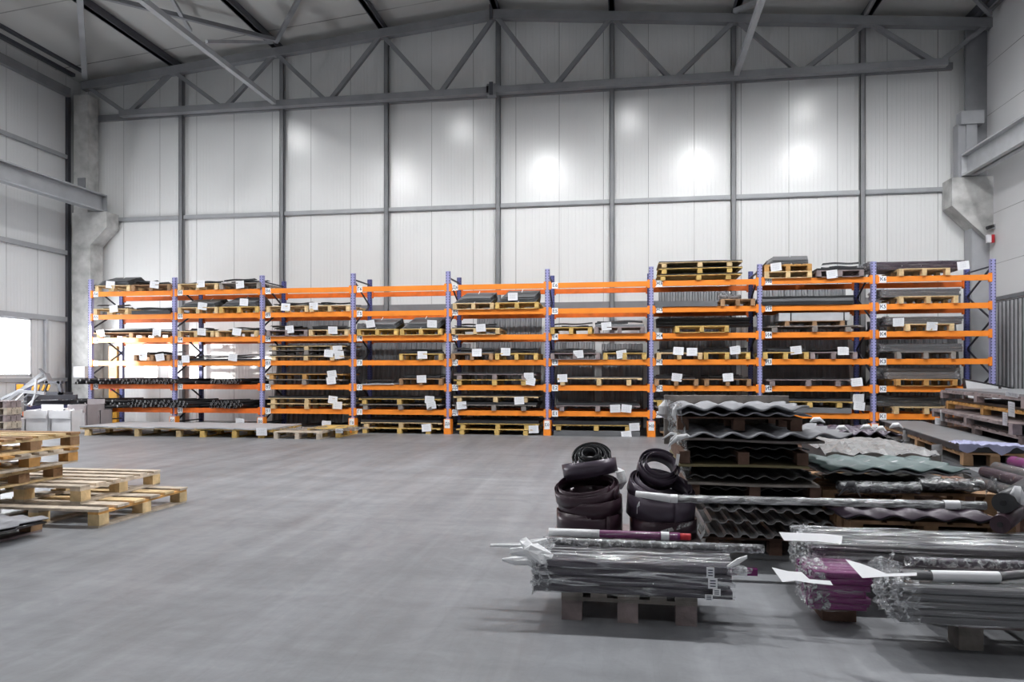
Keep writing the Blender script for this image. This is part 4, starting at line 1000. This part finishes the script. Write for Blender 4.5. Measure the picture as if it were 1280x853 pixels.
# film that wraps the left side of the stack
b = MB(); r2 = random.Random(2); g = [[r2.uniform(-.035, .035) for _ in range(15)] for _ in range(13)]
def sidefilm(u, v):
    Y = 7.02 + 1.38*u; px = 851 - 22*u + 16*(1-v); return (stk(px, Y) + g[int(u*12)][int(v*14)], Y, .62 + .80*v)
b.grid(sidefilm, 12, 14, False); tag(b.build('film_wrap', m_film_g), 'cloudy grey film covering the side of the tall tile stack', 'plastic film')
def ribbon(pts, w_, lb, name='film_knot', cat='plastic film', mm=m_tissue, wy=(0,0,1)):
    b = MB(); wy = Vector(wy)
    for (p, q), (w0, w1) in zip(zip(pts, pts[1:]), zip(w_, w_[1:])):
        b.add([p - wy*w0, q - wy*w1, q + wy*w1, p + wy*w0, p - wy*w0 + Vector((.004,.012,0)), q - wy*w1 + Vector((.004,.012,0)), q + wy*w1 + Vector((.004,.012,0)), p + wy*w0 + Vector((.004,.012,0))],
              [(0,1,2,3), (7,6,5,4), (0,4,5,1), (2,6,7,3)], True)
    return tag(b.build(name, mm), lb, cat)
ribbon([atY(832, 500, 7.9), atY(829, 508, 7.9), atY(829, 518, 7.9), atY(832, 524, 7.9)], (.01, .05, .05, .01), 'white film strip hanging at far corner of the topmost sheet', wy=(1,0,0))
ribbon([atY(846, 505, 6.97), atY(843, 512, 6.96), atY(842, 520, 6.96), atY(845, 527, 6.96)], (.005, .02, .02, .005), 'white film strip hanging at near corner of the topmost sheet', wy=(1,0,0))
ribbon([atY(828, 549, 6.95), atY(838, 542, 6.92), atY(846, 543, 6.9), atY(838, 550, 6.9), atY(835, 560, 6.9)], (.008, .012, .01, .012, .004), 'thin white film loop knotted at side of the tall stack')
ribbon([atY(836, 557, 6.88), atY(846, 548, 6.86), atY(858, 545, 6.85), atY(864, 547, 6.85)], (.012, .03, .02, .004), 'thick white film tail at corner of the silver grey sheet')
ribbon([atY(874, 655, 6.8), atY(871, 664, 6.8), atY(875, 673, 6.8), atY(881, 664, 6.8), atY(880, 656, 6.8)], (.01, .02, .03, .02, .01), 'white film tag hanging beside the lowest trapezoid sheets')
o = tag(MB().bar(atY(846, 582, 6.98), atY(848, 568, 6.98), .03, .01).build('film_strip', m_tissue), 'small white film strip beside the olive plank', 'plastic film')

# ------------------------------------------------------------------ plum coils on a red pallet
CYc = 6.92
big_pallet(-.68, .70, 6.55, 7.4, 0, .17, 'mauve', 'reddish mauve pallet under the plum metal coils', 5, 'y')
def coil(x, y, z, r, hgt, turns, tilt, lb, mm, thick=.004, gap=.018, open_=0, cant=(0, 0), name='metal_coil', a0=0):
    """a springy roll of wide metal strip"""
    b = MB(); n = int(turns*40); vs = []
    r2 = random.Random(lb)
    for i in range(n+1):
        t_ = i/40; a = a0 + t_*2*math.pi; rr = r - gap*t_*(1 + .25*math.sin(a*.7))
        zo = .02*math.sin(a*.31 + 1) + .012*t_
        for (q, zz) in ((rr, 0), (rr, hgt), (rr-thick, hgt), (rr-thick, 0)): vs.append((q*math.cos(a), q*math.sin(a)*1.0, zz + zo))
    fs = [(0,1,2,3), (n*4+3, n*4+2, n*4+1, n*4)]
    for i in range(n):
        for j in range(4): p = i*4+j; q = i*4+(j+1) % 4; fs.append((p, p+4, q+4, q))
    b.add(vs, fs, True); o = b.build(name, mm); o.location = (x, y, z); o.rotation_euler = (R(tilt[0]), R(tilt[1]), 0)
    return tag(o, lb, 'metal coil')
xl, xr = -.335, .33
coil(xl, CYc, .175, .325, .20, 3, (0, 0), 'plum strip coil at the bottom of the window side coil pile', m_plum, a0=-1)
coil(xl+.02, CYc, .37, .315, .15, 3.2, (5, -3), 'plum strip coil second from the bottom, window side pile', m_plum, a0=2)
coil(xl-.01, CYc, .50, .315, .12, 4, (14, -7), 'plum strip coil with wide open mouth, window side pile', m_plum, gap=.012, a0=-.6)
coil(xl+.02, CYc+.08, .71, .275, .13, 2, (-5, -10), 'violet grey strip loop near top of the window side pile', m_plum_g, a0=1.2)
coil(xl+.03, CYc+.12, .80, .20, .12, 7, (38, -5), 'tight dark coil crowning the window side pile', m_dark, gap=.02, a0=.3)
coil(xr+.03, CYc, .175, .325, .17, 3, (0, 0), 'plum strip coil at the bottom of the pile beside tile stack', m_plum, a0=3.6)
coil(xr, CYc, .34, .33, .20, 3, (3, 4), 'violet grey strip coil in middle of the pile beside tile stack', m_plum_g, a0=-1.2)
coil(xr-.0, CYc+.02, .53, .32, .12, 5, (16, 14), 'plum strip coil with tilted open mouth beside tile stack', m_plum_g, gap=.016, a0=2.5)
coil(xr-.02, CYc+.16, .72, .21, .14, 4, (40, 14), 'tight violet grey coil crowning the pile beside tile stack', m_plum_g, gap=.02, a0=1)
ribbon([atY(768, 584, 7.25), atY(775, 590, 7.2), atY(778, 604, 7.15), atY(776, 612, 7.15)], (.01, .04, .04, .01), 'wisp of white film between the two coil piles', wy=(1,0,.3))
ribbon([atY(796, 642, 6.585), atY(796, 634, 6.58), atY(799, 630, 6.58)], (.004, .008, .02), 'little crumpled film tuft on the violet grey coil')
ribbon([atY(808, 671, 6.57), atY(830, 665, 6.58), atY(850, 659, 6.63), atY(866, 654, 6.7)], (.02, .015, .02, .012), 'clear film band across foot of the coils beside tile stack', mm=m_film_h)

# ------------------------------------------------------------------ long silver tube lying across
p, q = atY(838, 623.5, 6.35), atY(1232, 632.5, 6.35)
t = thing('wrapped_tube', 'long silver film wrapped tube lying across coils and tile stack', 'wrapped tube', p)
d = q - p; b = MB(); n = 60; vs = []; N = 12; r2 = random.Random(9)
for i in range(n+1):
    c = d*(i/n); rr = .035*(1 + .06*math.sin(i*1.3)) + r2.uniform(-.0015, .0015)
    for k in range(N): a = 2*math.pi*k/N; vs.append(c + Vector((0, math.cos(a)*rr, math.sin(a)*rr)))
b.add(vs, [(i*N+k, (i+1)*N+k, (i+1)*N+(k+1) % N, i*N+(k+1) % N) for i in range(n) for k in range(N)], True); b.build('silver_film', film_mat('silver film', .95, .22, (2, 9, 9), .9, (.78, .79, .81), .4, .6, .5), t)
MB().tube((0,0,0), d, .031, 12).build('core_tube', m_prof, t)
b = MB(); b.tube((-.30, 0, .035), (.0, 0, 0), .026, 10, True, .037); b.tube((0, 0, 0), (.06, 0, 0), .038, 10, False); b.build('white_end_wrap', m_tissue, t)
b = MB(); b.tube(d - Vector((.32, 0, 0)), d - Vector((.2, 0, 0)), .038, 12, False); b.build('paper_label', m_paper, t)

# ------------------------------------------------------------------ stacks to the right of the tall one
X0g, X1g = stk(1030, 7.1), stk(1250, 7.1)
pallet(((X0g+X1g)/2+.1, 7.3, 0), X1g-X0g, 1.4, .2, 'skid', 'dark', 'dark pallet on floor under the green tile sheet pile')
pallet(((X0g+X1g)/2+.1, 7.3, .2), X1g-X0g, 1.4, .2, 'skid', 'dark', 'second dark pallet under the green tile sheet pile')
pallet(((X0g+X1g)/2, 7.15, .402), X1g-X0g, 1.4, .2, 'plain', 'brown', 'brown pallet right under film covered sheets of green pile')
# purple tile sheet on its pallet, nearer
xa, xb = stk(1060, 6.55), stk(1266, 6.55)
pallet(((xa+xb)/2, 6.55, 0), xb-xa, .62, .18, 'skid', 'dark', 'dark pallet on floor below the violet tile sheet')
pallet(((xa+xb)/2, 6.55, .18), xb-xa, .62, .14, 'skid', 'dark', 'second dark pallet below the violet tile sheet')
pallet(((xa+xb)/2, 6.5, .325), xb-xa, .62, .13, 'end', 'brown', 'brown pallet with end grain showing under violet tile sheet')
tile_sheet('tile_sheet', stk(1056, 6.45), stk(1252, 6.45), 6.45, 7.05, .47, 'violet grey wavy tile sheet in front of the green pile', m_violet_g, .262, .034, .3, .015, .01)
tile_sheet('tile_sheet', stk(1058, 6.5), stk(1255, 6.5), 6.5, 7.05, .452, 'dark tile sheet under the violet grey wavy one', m_tile_d, .262, .034, .3, .015, .01)
for i, (a, bb, y, z, mm, lb) in enumerate(((1048, 1148, 7.0, .66, m_film_g, 'cloudy film roll on green pile beside the tall stack'), (1148, 1226, 7.02, .70, m_film_g, 'cloudy film roll on green pile near its outer corner'))):
    b = MB(); p_, q_ = Vector((stk(a, y), y, z)), Vector((stk(bb, y), y, z+.01)); t = thing('film_roll', lb, 'film roll', p_)
    vs = []; n = 20; N = 10; r2 = random.Random(i)
    for k in range(n+1):
        c = (q_-p_)*(k/n)
        for j in range(N): an = 2*math.pi*j/N; rr = .055 + r2.uniform(-.006, .006); vs.append(c + Vector((0, math.cos(an)*rr*1.6, math.sin(an)*rr)))
    b.add(vs, [(k*N+j, (k+1)*N+j, (k+1)*N+(j+1) % N, k*N+(j+1) % N) for k in range(n) for j in range(N)], True); b.build('rolled_film', mm, t)
    MB().tube((0,0,0), q_-p_, .03, 10).build('dark_core', m_grey, t)
tile_sheet('tile_sheet', stk(1060, 7.1), stk(1225, 7.1), 7.1, 8.3, .615, 'dark tile sheet peeking out under the film rolls', m_tile_d, .262, .03, .4, .02)
tile_sheet('tile_sheet', stk(1034, 7.05), stk(1214, 7.05), 7.05, 8.25, .765, 'grey tile sheet directly under the green one', m_dgrey, .262, .034, .4, .02, .014)
tile_sheet('tile_sheet', stk(1038, 7.05), stk(1212, 7.05), 7.05, 8.3, .79, 'grey green wavy tile sheet on the pile beside tall stack', m_green, .262, .034, .4, .024, .012)
ribbon([atY(1048, 620, 6.85), atY(1060, 606, 6.85), atY(1068, 606, 6.85), atY(1076, 622, 6.85)], (.01, .05, .05, .01), 'dark grey film tongue hanging over pallet blocks by the tube', mm=m_grey, wy=(0,0,.6))
# film covered pile behind
pallet(((stk(1040, 8.6)+stk(1180, 8.6))/2, 8.7, 0), 1.9, 1.4, .5, 'skid', 'dark', 'dark deep pallet on floor under film covered pile')
slab('metal_sheet', stk(1040, 8.6), stk(1170, 8.6), 8.7, 10.0, .51, .30, m_dark, 'thick dark sheet block under the cloudy film', wavy=0)
b = MB(); r2 = random.Random(8); g = [[r2.uniform(0, .05) for _ in range(21)] for _ in range(15)]
xa, xb = stk(1032, 8.5), stk(1176, 8.5)
b.grid(lambda u, v: (xa + (xb-xa)*u*(1-.25*v*0) , 8.5 + 1.7*v, .815 + g[int(v*14)][int(u*20)] - .04*(1 if v < .03 else 0)), 20, 14, False)
b.grid(lambda u, v: (xa + (xb-xa)*u, 8.5 - .01, .60 + .21*v + .02*math.sin(u*19)), 20, 3, False)
tag(b.build('film_cover', mat('cloudy grey film cover', (.25, .25, .252), .3, bump=.9, bscale=16, noise=.25)), 'cloudy grey film cover over pile behind green tile sheet', 'plastic film')
# plum ribbed ridge caps further back
pallet((stk(1062, 11.2), 10.9, 0), 2.0, 1.3, .62, 'skid', 'dark', 'dark pallet under the plum ridged sheets')
tile_sheet('tile_sheet', stk(1012, 10.8), stk(1128, 10.8), 10.8, 12.4, .80, 'plum tile sheet with white film tabs behind the silver sheet', m_plum_g, .2, .06, .3, .03, .016)
tile_sheet('tile_sheet', stk(1012, 10.8), stk(1130, 10.8), 10.8, 12.4, .70, 'black tile sheet beneath the plum one', m_black, .2, .06, .3, .03, .016)
tag(MB().box(stk(1016, 10.9), stk(1126, 10.9), 10.95, 12.2, .6, .685).build('wood_spacer', m_dwood), 'dark wooden spacer block under the plum and black sheets', 'wood spacer')
for i, (px, py, w_, lb) in enumerate(((1021, 526, .10, 'biggest white film tab beside tall stack top'), (1052, 536, .09, 'white film tab on the plum sheet edge, next from stack'), (1083, 535, .09, 'white film tab at middle of the plum sheet edge'), (1101, 537, .07, 'small white film tab on the plum sheet edge'), (1120, 533, .09, 'white film tab at outer end of the plum sheet'))):
    p = atY(px, py, 10.795)
    ribbon([p + Vector((-w_, 0, -.03)), p + Vector((-w_*.5, 0, .01)), p + Vector((w_*.4, 0, .02)), p + Vector((w_*1.1, 0, -.03))], (.012, .035, .03, .01), lb)

# big grey sheet pile, running away from the viewer, lavender film on its near end
def rotbox(name, lb, cat, org, rz, x0, x1, y0, y1, z0, z1, mm):
    b = MB(); b.box(x0, x1, y0, y1, z0, z1); return tag(b.build(name, mm, None, (org[0], org[1], 0), rz), lb, cat)
OC = (4.38, 10.3); RC = R(-8.0)      # near left corner and heading of the pile
for i, (z, h, L, col, lb) in enumerate(((0, .2, 4.8, 'dark', 'dark long pallet at floor under the big grey sheet pile'), (.22, .17, 4.9, 'old', 'grey long pallet in lower half of big grey sheet pile'), (.50, .17, 5.0, 'brown', 'orange brown long pallet under lavender filmed sheet'))):
    t = pallet((OC[0]+.37, OC[1]-.2+.0, z), .72, L, h, 'skid', col, lb, rz=RC)
rotbox('metal_sheet', 'flat grey green sheet sticking out low in big grey pile', 'metal sheet', OC, RC, .03, .74, -.9, 4.6, .40, .49, m_grey)
rotbox('metal_sheet', 'thick dark sheet layer under the big smooth grey sheet', 'metal sheet', OC, RC, .01, .73, -.1, 4.7, .675, .745, m_dark)
rotbox('metal_sheet', 'big smooth grey sheet topping the pile beside ninth rack bay', 'metal sheet', OC, RC, 0, .74, -.1, 5.0, .75, .765, m_lgrey2 if False else m_grey)
b = MB(); r2 = random.Random(5); g = [[r2.uniform(-.012, .02) for _ in range(19)] for _ in range(9)]
b.grid(lambda u, v: (-.02 + .78*u, -.16 - .02*math.sin(u*11) + .50*v + .12*math.sin(u*5)*v, .775 + g[int(v*8)][int(u*18)]), 18, 8, False)
b.grid(lambda u, v: (-.02 + .78*u, -.16 - .02*math.sin(u*11), .775 + g[0][int(u*18)] - (.07 + .05*math.sin(u*13))*(1-v)), 18, 2, False)
tag(b.build('film_cover', m_lav, None, (OC[0], OC[1], 0), RC), 'lavender protective film draped over near end of grey sheet pile', 'plastic film')
for px, py, Y, lb in ((1171, 568, 11.0, 'white paper note on low part of the big grey sheet pile'), (1133, 545, 13.2, 'small white paper note on side of the big grey pile')):
    o = mo('paper_note', paper_mesh(.20 if px > 1150 else .16, .28 if px > 1150 else .2, True, 4), None, atY(px, py, Y)); o.rotation_euler = (0, 0, R(30)); tag(o, lb, 'paper note')
# tall stack of long pallets against the right wall
OB = (5.2, 10.3); RB = R(-9.1); z = 0; cols = ['dark', 'mauve', 'dark', 'old', 'mauve', 'mauve', 'ochre', 'mauve']
zs = [0, .17, .34, .54, .72, .89, 1.04, 1.24]
nmz = ['at the floor of', 'second from floor in', 'third from floor in', 'fourth from floor in', 'fifth from floor in', 'third from top of', 'second from top of', 'on top of']
for i in range(8):
    off = [0, .0, .05, -.05, .02, -.1, .15, .05][i]
    pallet((OB[0]+.75+off, OB[1]+.0, zs[i]), 1.5, 4.3, .15, 'skid', cols[i], f'{CN[cols[i]]} long pallet {nmz[i]} the stack by ribbed wall', rz=RB)
    th = (zs[i+1] if i < 7 else zs[i]+.19) - zs[i] - .155
    if th > .012: rotbox('metal_sheet', f'dark sheet layer resting on pallet {nmz[i]} the stack by ribbed wall', 'metal sheet', OB, RB, off+.04, 1.5+off, -.05, 4.3, zs[i]+.152, zs[i]+.152+th*.9, m_dark if i < 7 else m_grey)
for px, py, Y, w_, h_, lb in ((1265, 494, 10.6, .26, .06, 'white paper note lying at top edge of ribbed wall stack'), (1264, 512, 10.5, .13, .2, 'upper of two white paper notes on ribbed wall stack'), (1256, 524, 10.6, .10, .18, 'lower of two white paper notes on ribbed wall stack'),
                              (1178, 520, 14.0, .12, .2, 'white paper at far corner of ribbed wall stack'), (1172, 527, 13.9, .14, .12, 'torn white paper below far corner of ribbed wall stack')):
    o = mo('paper_note', paper_mesh(w_, h_, True, 1), None, atY(px, py, Y)); o.rotation_euler = (R(-10), R(8), R(25)); tag(o, lb, 'paper note')
# leaning pale frames beyond
t = thing('leaning_frame', 'white and black framed panels dumped beyond the last rack post', 'framed panel', (X_at(1240, 18.2), 18.2, 1.02), rot=(R(-60), R(12), R(-12)))
MB().box(-.5, .45, -.02, .0, 0, .8).build('panel', m_pgrey, t)
b = MB(); b.box(-.56, -.5, -.03, .01, -.05, .85); b.box(.2, .26, -.03, .01, 0, .8); b.box(.45, .52, -.03, .01, -.05, .85); b.box(-.56, .52, -.03, .01, .8, .86); b.build('frame', m_black, t)
pallet((X_at(1240, 18.1), 18.0, 0), 1.2, 1.1, 1.0, 'skid', 'dark', 'dark support crate under the dumped framed panels')

# coloured tubes at the right edge behind the silver bundles
OD = atZ(1238, 590, .55)
cols_ = [(m_prof, 'silver grey'), (m_violet_g, 'dusty violet'), (m_prof, 'dull grey'), (mat('bright violet wrap', (.22, .03, .17), .35), 'bright violet'), (m_prof, 'pale grey outermost')]
for i, (mm, nm) in enumerate(cols_):
    X_, z_ = [3.92, 3.98, 4.10, 4.27, 4.42][i], [.50, .61, .66, .73, .70][i]
    t = thing('wrapped_tube', f'{nm} wrapped tube running away beside the green tile pile', 'wrapped tube', (X_, 6.9, z_))
    MB().tube((0,0,0), (0,1.8,0), .062, 14).build('core_tube', mm, t)
    MB().tube((0,-.03,0), (0,1.83,0), .065, 14).build('stretch_film', m_film, t)
pallet((4.38, 6.95, 0), 1.05, 1.7, .43, 'skid', 'dark', 'dark pallet under the coloured wrapped tubes')
for i, (px, py, Y, r_, mm, lb) in enumerate(((1262, 624, 6.3, .08, m_dark, 'thick black roll beside the white paper at frame edge'), (1258, 650, 6.2, .07, m_plum, 'thick plum roll below the black roll at frame edge'))):
    p = atY(px, py, Y); t = thing('sheet_roll', lb, 'metal roll', p, R(-35)); MB().tube((0, -.25, 0), (0, 1.0, 0), r_, 18).build('roll', mm, t); MB().tube((0, -.258, 0), (0, -.25, 0), r_*.3, 14).build('core', m_black, t)
ribbon([atY(1258, 628, 6.1), atY(1268, 616, 6.1), atY(1276, 620, 6.1), atY(1284, 628, 6.1)], (.01, .05, .07, .03), 'crumpled white paper sheet at frame edge on black roll', 'paper_note', 'paper note', m_paper)
ribbon([atY(1232, 618, 6.7), atY(1238, 602, 6.7), atY(1246, 606, 6.7), atY(1250, 618, 6.7)], (.02, .05, .05, .01), 'torn clear film flap at outer corner of green pile', mm=m_film_h)

# ------------------------------------------------------------------ near wrapped bundles
big_pallet(-.43, .49, 4.96, 6.0, 0, .205, 'old', 'weathered grey pallet under the near wrapped profile bundle', 5, 'y', ccol='mauve')
tb = bundle(-.60, .70, 4.90, 5.52, .21, .43, 4, 8, m_prof_d, 'film wrapped dark violet grey profile bundle on weathered pallet beside coils', endcap='l', seed=21, res=40, film=m_film_w,
    stickers=((.49, .15, .05, .07), (.50, .08, .06, .07), (.53, .035, .05, .045), (.48, .0, .05, .04)), crumple=.05)
p = atY(690, 676, 5.45)
t = thing('wrapped_tube', 'violet tube with white end lying on the near wrapped bundle', 'wrapped tube', (p.x, 5.5, .485))
MB().tube((0,0,0), (.96,0,0), .03, 12).build('core_tube', m_violet, t); MB().tube((-.03,0,0), (.36,0,.0), .032, 12).build('white_end_wrap', m_tissue, t); MB().tube((.3,0,0), (.94,0,0), .033, 12, False).build('stretch_film', m_film, t)
MB().tube((.82,0,0), (.88,0,0), .0335, 12, False).build('paper_label', m_paper, t); MB().tube((.96,0,0), (1.04,0,0), .026, 12).build('red_cap', m_red, t)
t = thing('wrapped_tube', 'silver film wrapped tube lying on top of near bundle', 'wrapped tube', (-.52, 5.28, .468))
MB().tube((0,0,0), (1.48,0,0), .027, 12).build('core_tube', m_prof, t); MB().tube((-.02,0,0), (1.5,0,0), .031, 12, False).build('stretch_film', m_film_h, t)
t = thing('wrapped_tube', 'short violet stick with white label beyond end of near bundle', 'wrapped tube', (.40, 5.2, .30))
MB().box(0, .52, -.02, .02, 0, .05).build('core_tube', m_violet, t); MB().box(.38, .45, -.022, .022, -.002, .052).build('paper_label', m_paper, t)
# white film tails at its left end
def lump(pts, rad, lb, mm=m_tissue, seed=0, cat='plastic film', name='film_tail'):
    b = MB(); r2 = random.Random(seed); N = 9; vs = []
    for (p, r_) in zip(pts, rad):
        for k in range(N): a = 2*math.pi*k/N; q = r_*(1 + r2.uniform(-.3, .3)); vs.append(Vector(p) + Vector((r2.uniform(-.3, .3)*r_, math.cos(a)*q*.8, math.sin(a)*q)))
    n = len(pts); fs = [(i*N+k, (i+1)*N+k, (i+1)*N+(k+1) % N, i*N+(k+1) % N) for i in range(n-1) for k in range(N)] + [tuple(range(N)), tuple((n-1)*N+k for k in range(N-1, -1, -1))]
    b.add(vs, fs, False); return tag(b.build(name, mm), lb, cat)
lump([atY(683, 681, 5.3), atY(664, 682, 5.3), atY(652, 682, 5.3), atY(630, 682, 5.3), atY(613, 682, 5.3)], (.05, .035, .016, .014, .012), 'thin white film tail pointing out furthest from near bundle', seed=1)
lump([atY(682, 700, 5.0), atY(668, 692, 5.0), atY(656, 682, 5.0), atY(650, 676, 5.0)], (.05, .06, .05, .008), 'peaked white film knot at end of near bundle', seed=2)
lump([atY(676, 708, 4.95), atY(660, 702, 4.92), atY(642, 702, 4.9), atY(628, 700, 4.9)], (.04, .028, .026, .008), 'drooping white film tail lowest at end of near bundle', seed=3)
lump([atY(672, 694, 5.1), atY(650, 690, 5.1), atY(638, 690, 5.1)], (.04, .03, .025), 'short blunt white film tail between the other two', seed=4)
lump([atY(905, 712, 4.95), atY(922, 702, 4.93), atY(934, 697, 4.92)], (.012, .016, .012), 'thin white film twist at label end of near bundle', seed=5)
lump([atY(906, 716, 5.1), atY(922, 712, 5.1), atY(940, 714, 5.1)], (.035, .03, .015), 'crumpled clear film tail at label end of near bundle', mm=m_film_h, seed=6)
lump([atY(905, 690, 5.3), atY(925, 688, 5.3), atY(948, 691, 5.3)], (.02, .016, .01), 'silver film twist beyond the silver tube end', mm=m_film_h, seed=7)

def polysheet(pts, Y, dy, lb, mm=m_paper):
    b = MB(); ym = max(q[1] for q in pts); P = [atY(x, y, Y + (ym-y)*.006) for i, (x, y) in enumerate(pts)]; n = len(P); Q = [p + Vector((0, .004, .002)) for p in P]
    b.add(P + Q, [tuple(range(n)), tuple(range(2*n-1, n-1, -1))] + [(i, n+i, n+(i+1) % n, (i+1) % n) for i in range(n)]); return tag(b.build('paper_sheet', mm), lb, 'paper')
lump([atY(690, 700, 4.98), atY(676, 696, 4.95), atY(664, 690, 4.93), atY(655, 688, 4.92)], (.06, .075, .055, .02), 'bunched white film mass at end of near bundle', seed=12)
# far bundle of the right group, on its own pallet
pallet((2.15, 5.6, 0), 1.5, .6, .185, 'skid', 'dark', 'dark pallet hidden under the upper silver wrapped bundle')
bundle(1.37, 3.35, 5.55, 6.15, .19, .455, 5, 7, m_prof, 'silver film wrapped profile bundle below the violet tile sheet', endcap='l', film=m_film_w, seed=31, res=40, crumple=.05, mats=[m_prof, m_prof, m_prof_d])
polysheet([(974, 666), (1000, 667), (1030, 668), (1053, 671), (1052, 680), (1020, 677), (980, 676)], 5.44, .02, 'white printed sheet tab sticking from end of silver wrapped bundle')
# purple bundle
tag(MB().box(1.36, 1.58, 5.22, 5.5, 0, .115).build('wood_block', m_dwood), 'dark wood block on floor under bright violet bundle', 'wood block')
bundle(1.26, 1.62, 5.08, 5.46, .12, .375, 6, 5, m_violet, 'bright violet wrapped profile bundle between the two silver ones', endcap='l', seed=41, res=14, crumple=.03)
polysheet([(965, 710), (985, 715), (1002, 716), (1012, 725), (1038, 727), (1041, 732), (1012, 729), (994, 726), (978, 728)], 4.95, .04, 'torn white paper sheet hanging from bright violet bundle')
# near right bundle and its pallet
big_pallet(2.05, 3.15, 4.8, 5.9, 0, .205, 'mauve', 'pinkish grey pallet under the near silver grey bundle', 5, 'y', ccol='old')
bundle(1.66, 3.6, 4.62, 5.04, .21, .43, 5, 5, m_prof, 'near silver grey wrapped profile bundle cut by picture edge', endcap='l', seed=51, res=50, crumple=.07)
polysheet([(1057, 700), (1078, 706), (1094, 712), (1108, 718), (1146, 717), (1146, 720), (1110, 721), (1078, 723)], 4.5, -.02, 'big torn white paper sheet at end of near silver grey bundle')
p, q = Vector((1.70, 4.74, .463)), Vector((3.5, 4.99, .66))
t = thing('wrapped_tube', 'bent grey tube with white paper sleeve on near silver grey bundle', 'wrapped tube', p)
m1 = Vector((.55, .05, .0)); m2 = Vector((.95, .08, .05)); e = q - p
MB().tube((0,0,0), m1, .028, 12).tube(m1, m2, .028, 12).tube(m2, e, .028, 12).build('core_tube', m_prof, t)
MB().tube((.17, .016, 0), m1+Vector((.02,0,0)), .036, 12, False).build('white_end_wrap', m_paper, t)
MB().tube(m1, m2, .031, 12, False).tube(m2, e, .031, 12, False).build('stretch_film', m_film, t)
lump([atY(1085, 708, 4.95), atY(1098, 702, 4.93), atY(1112, 706, 4.92), atY(1128, 707, 4.95)], (.03, .045, .03, .02), 'crumpled clear film at end of the bent grey tube', mm=m_film_h, seed=8)
t = thing('wrapped_tube', 'plum tube in clear film behind the bent grey tube', 'wrapped tube', (1.93, 5.2, .44))
MB().tube((0,0,0), (1.6,0,.0), .03, 12).build('core_tube', m_plum_g, t); MB().tube((-.04,0,0), (1.6,0,0), .034, 12, False).build('stretch_film', m_film_h, t)
lump([atY(1112, 702, 5.2), atY(1116, 694, 5.2), atY(1114, 684, 5.2)], (.05, .03, .004), 'spiky film knot on the plum tube end', mm=m_film_h, seed=9)
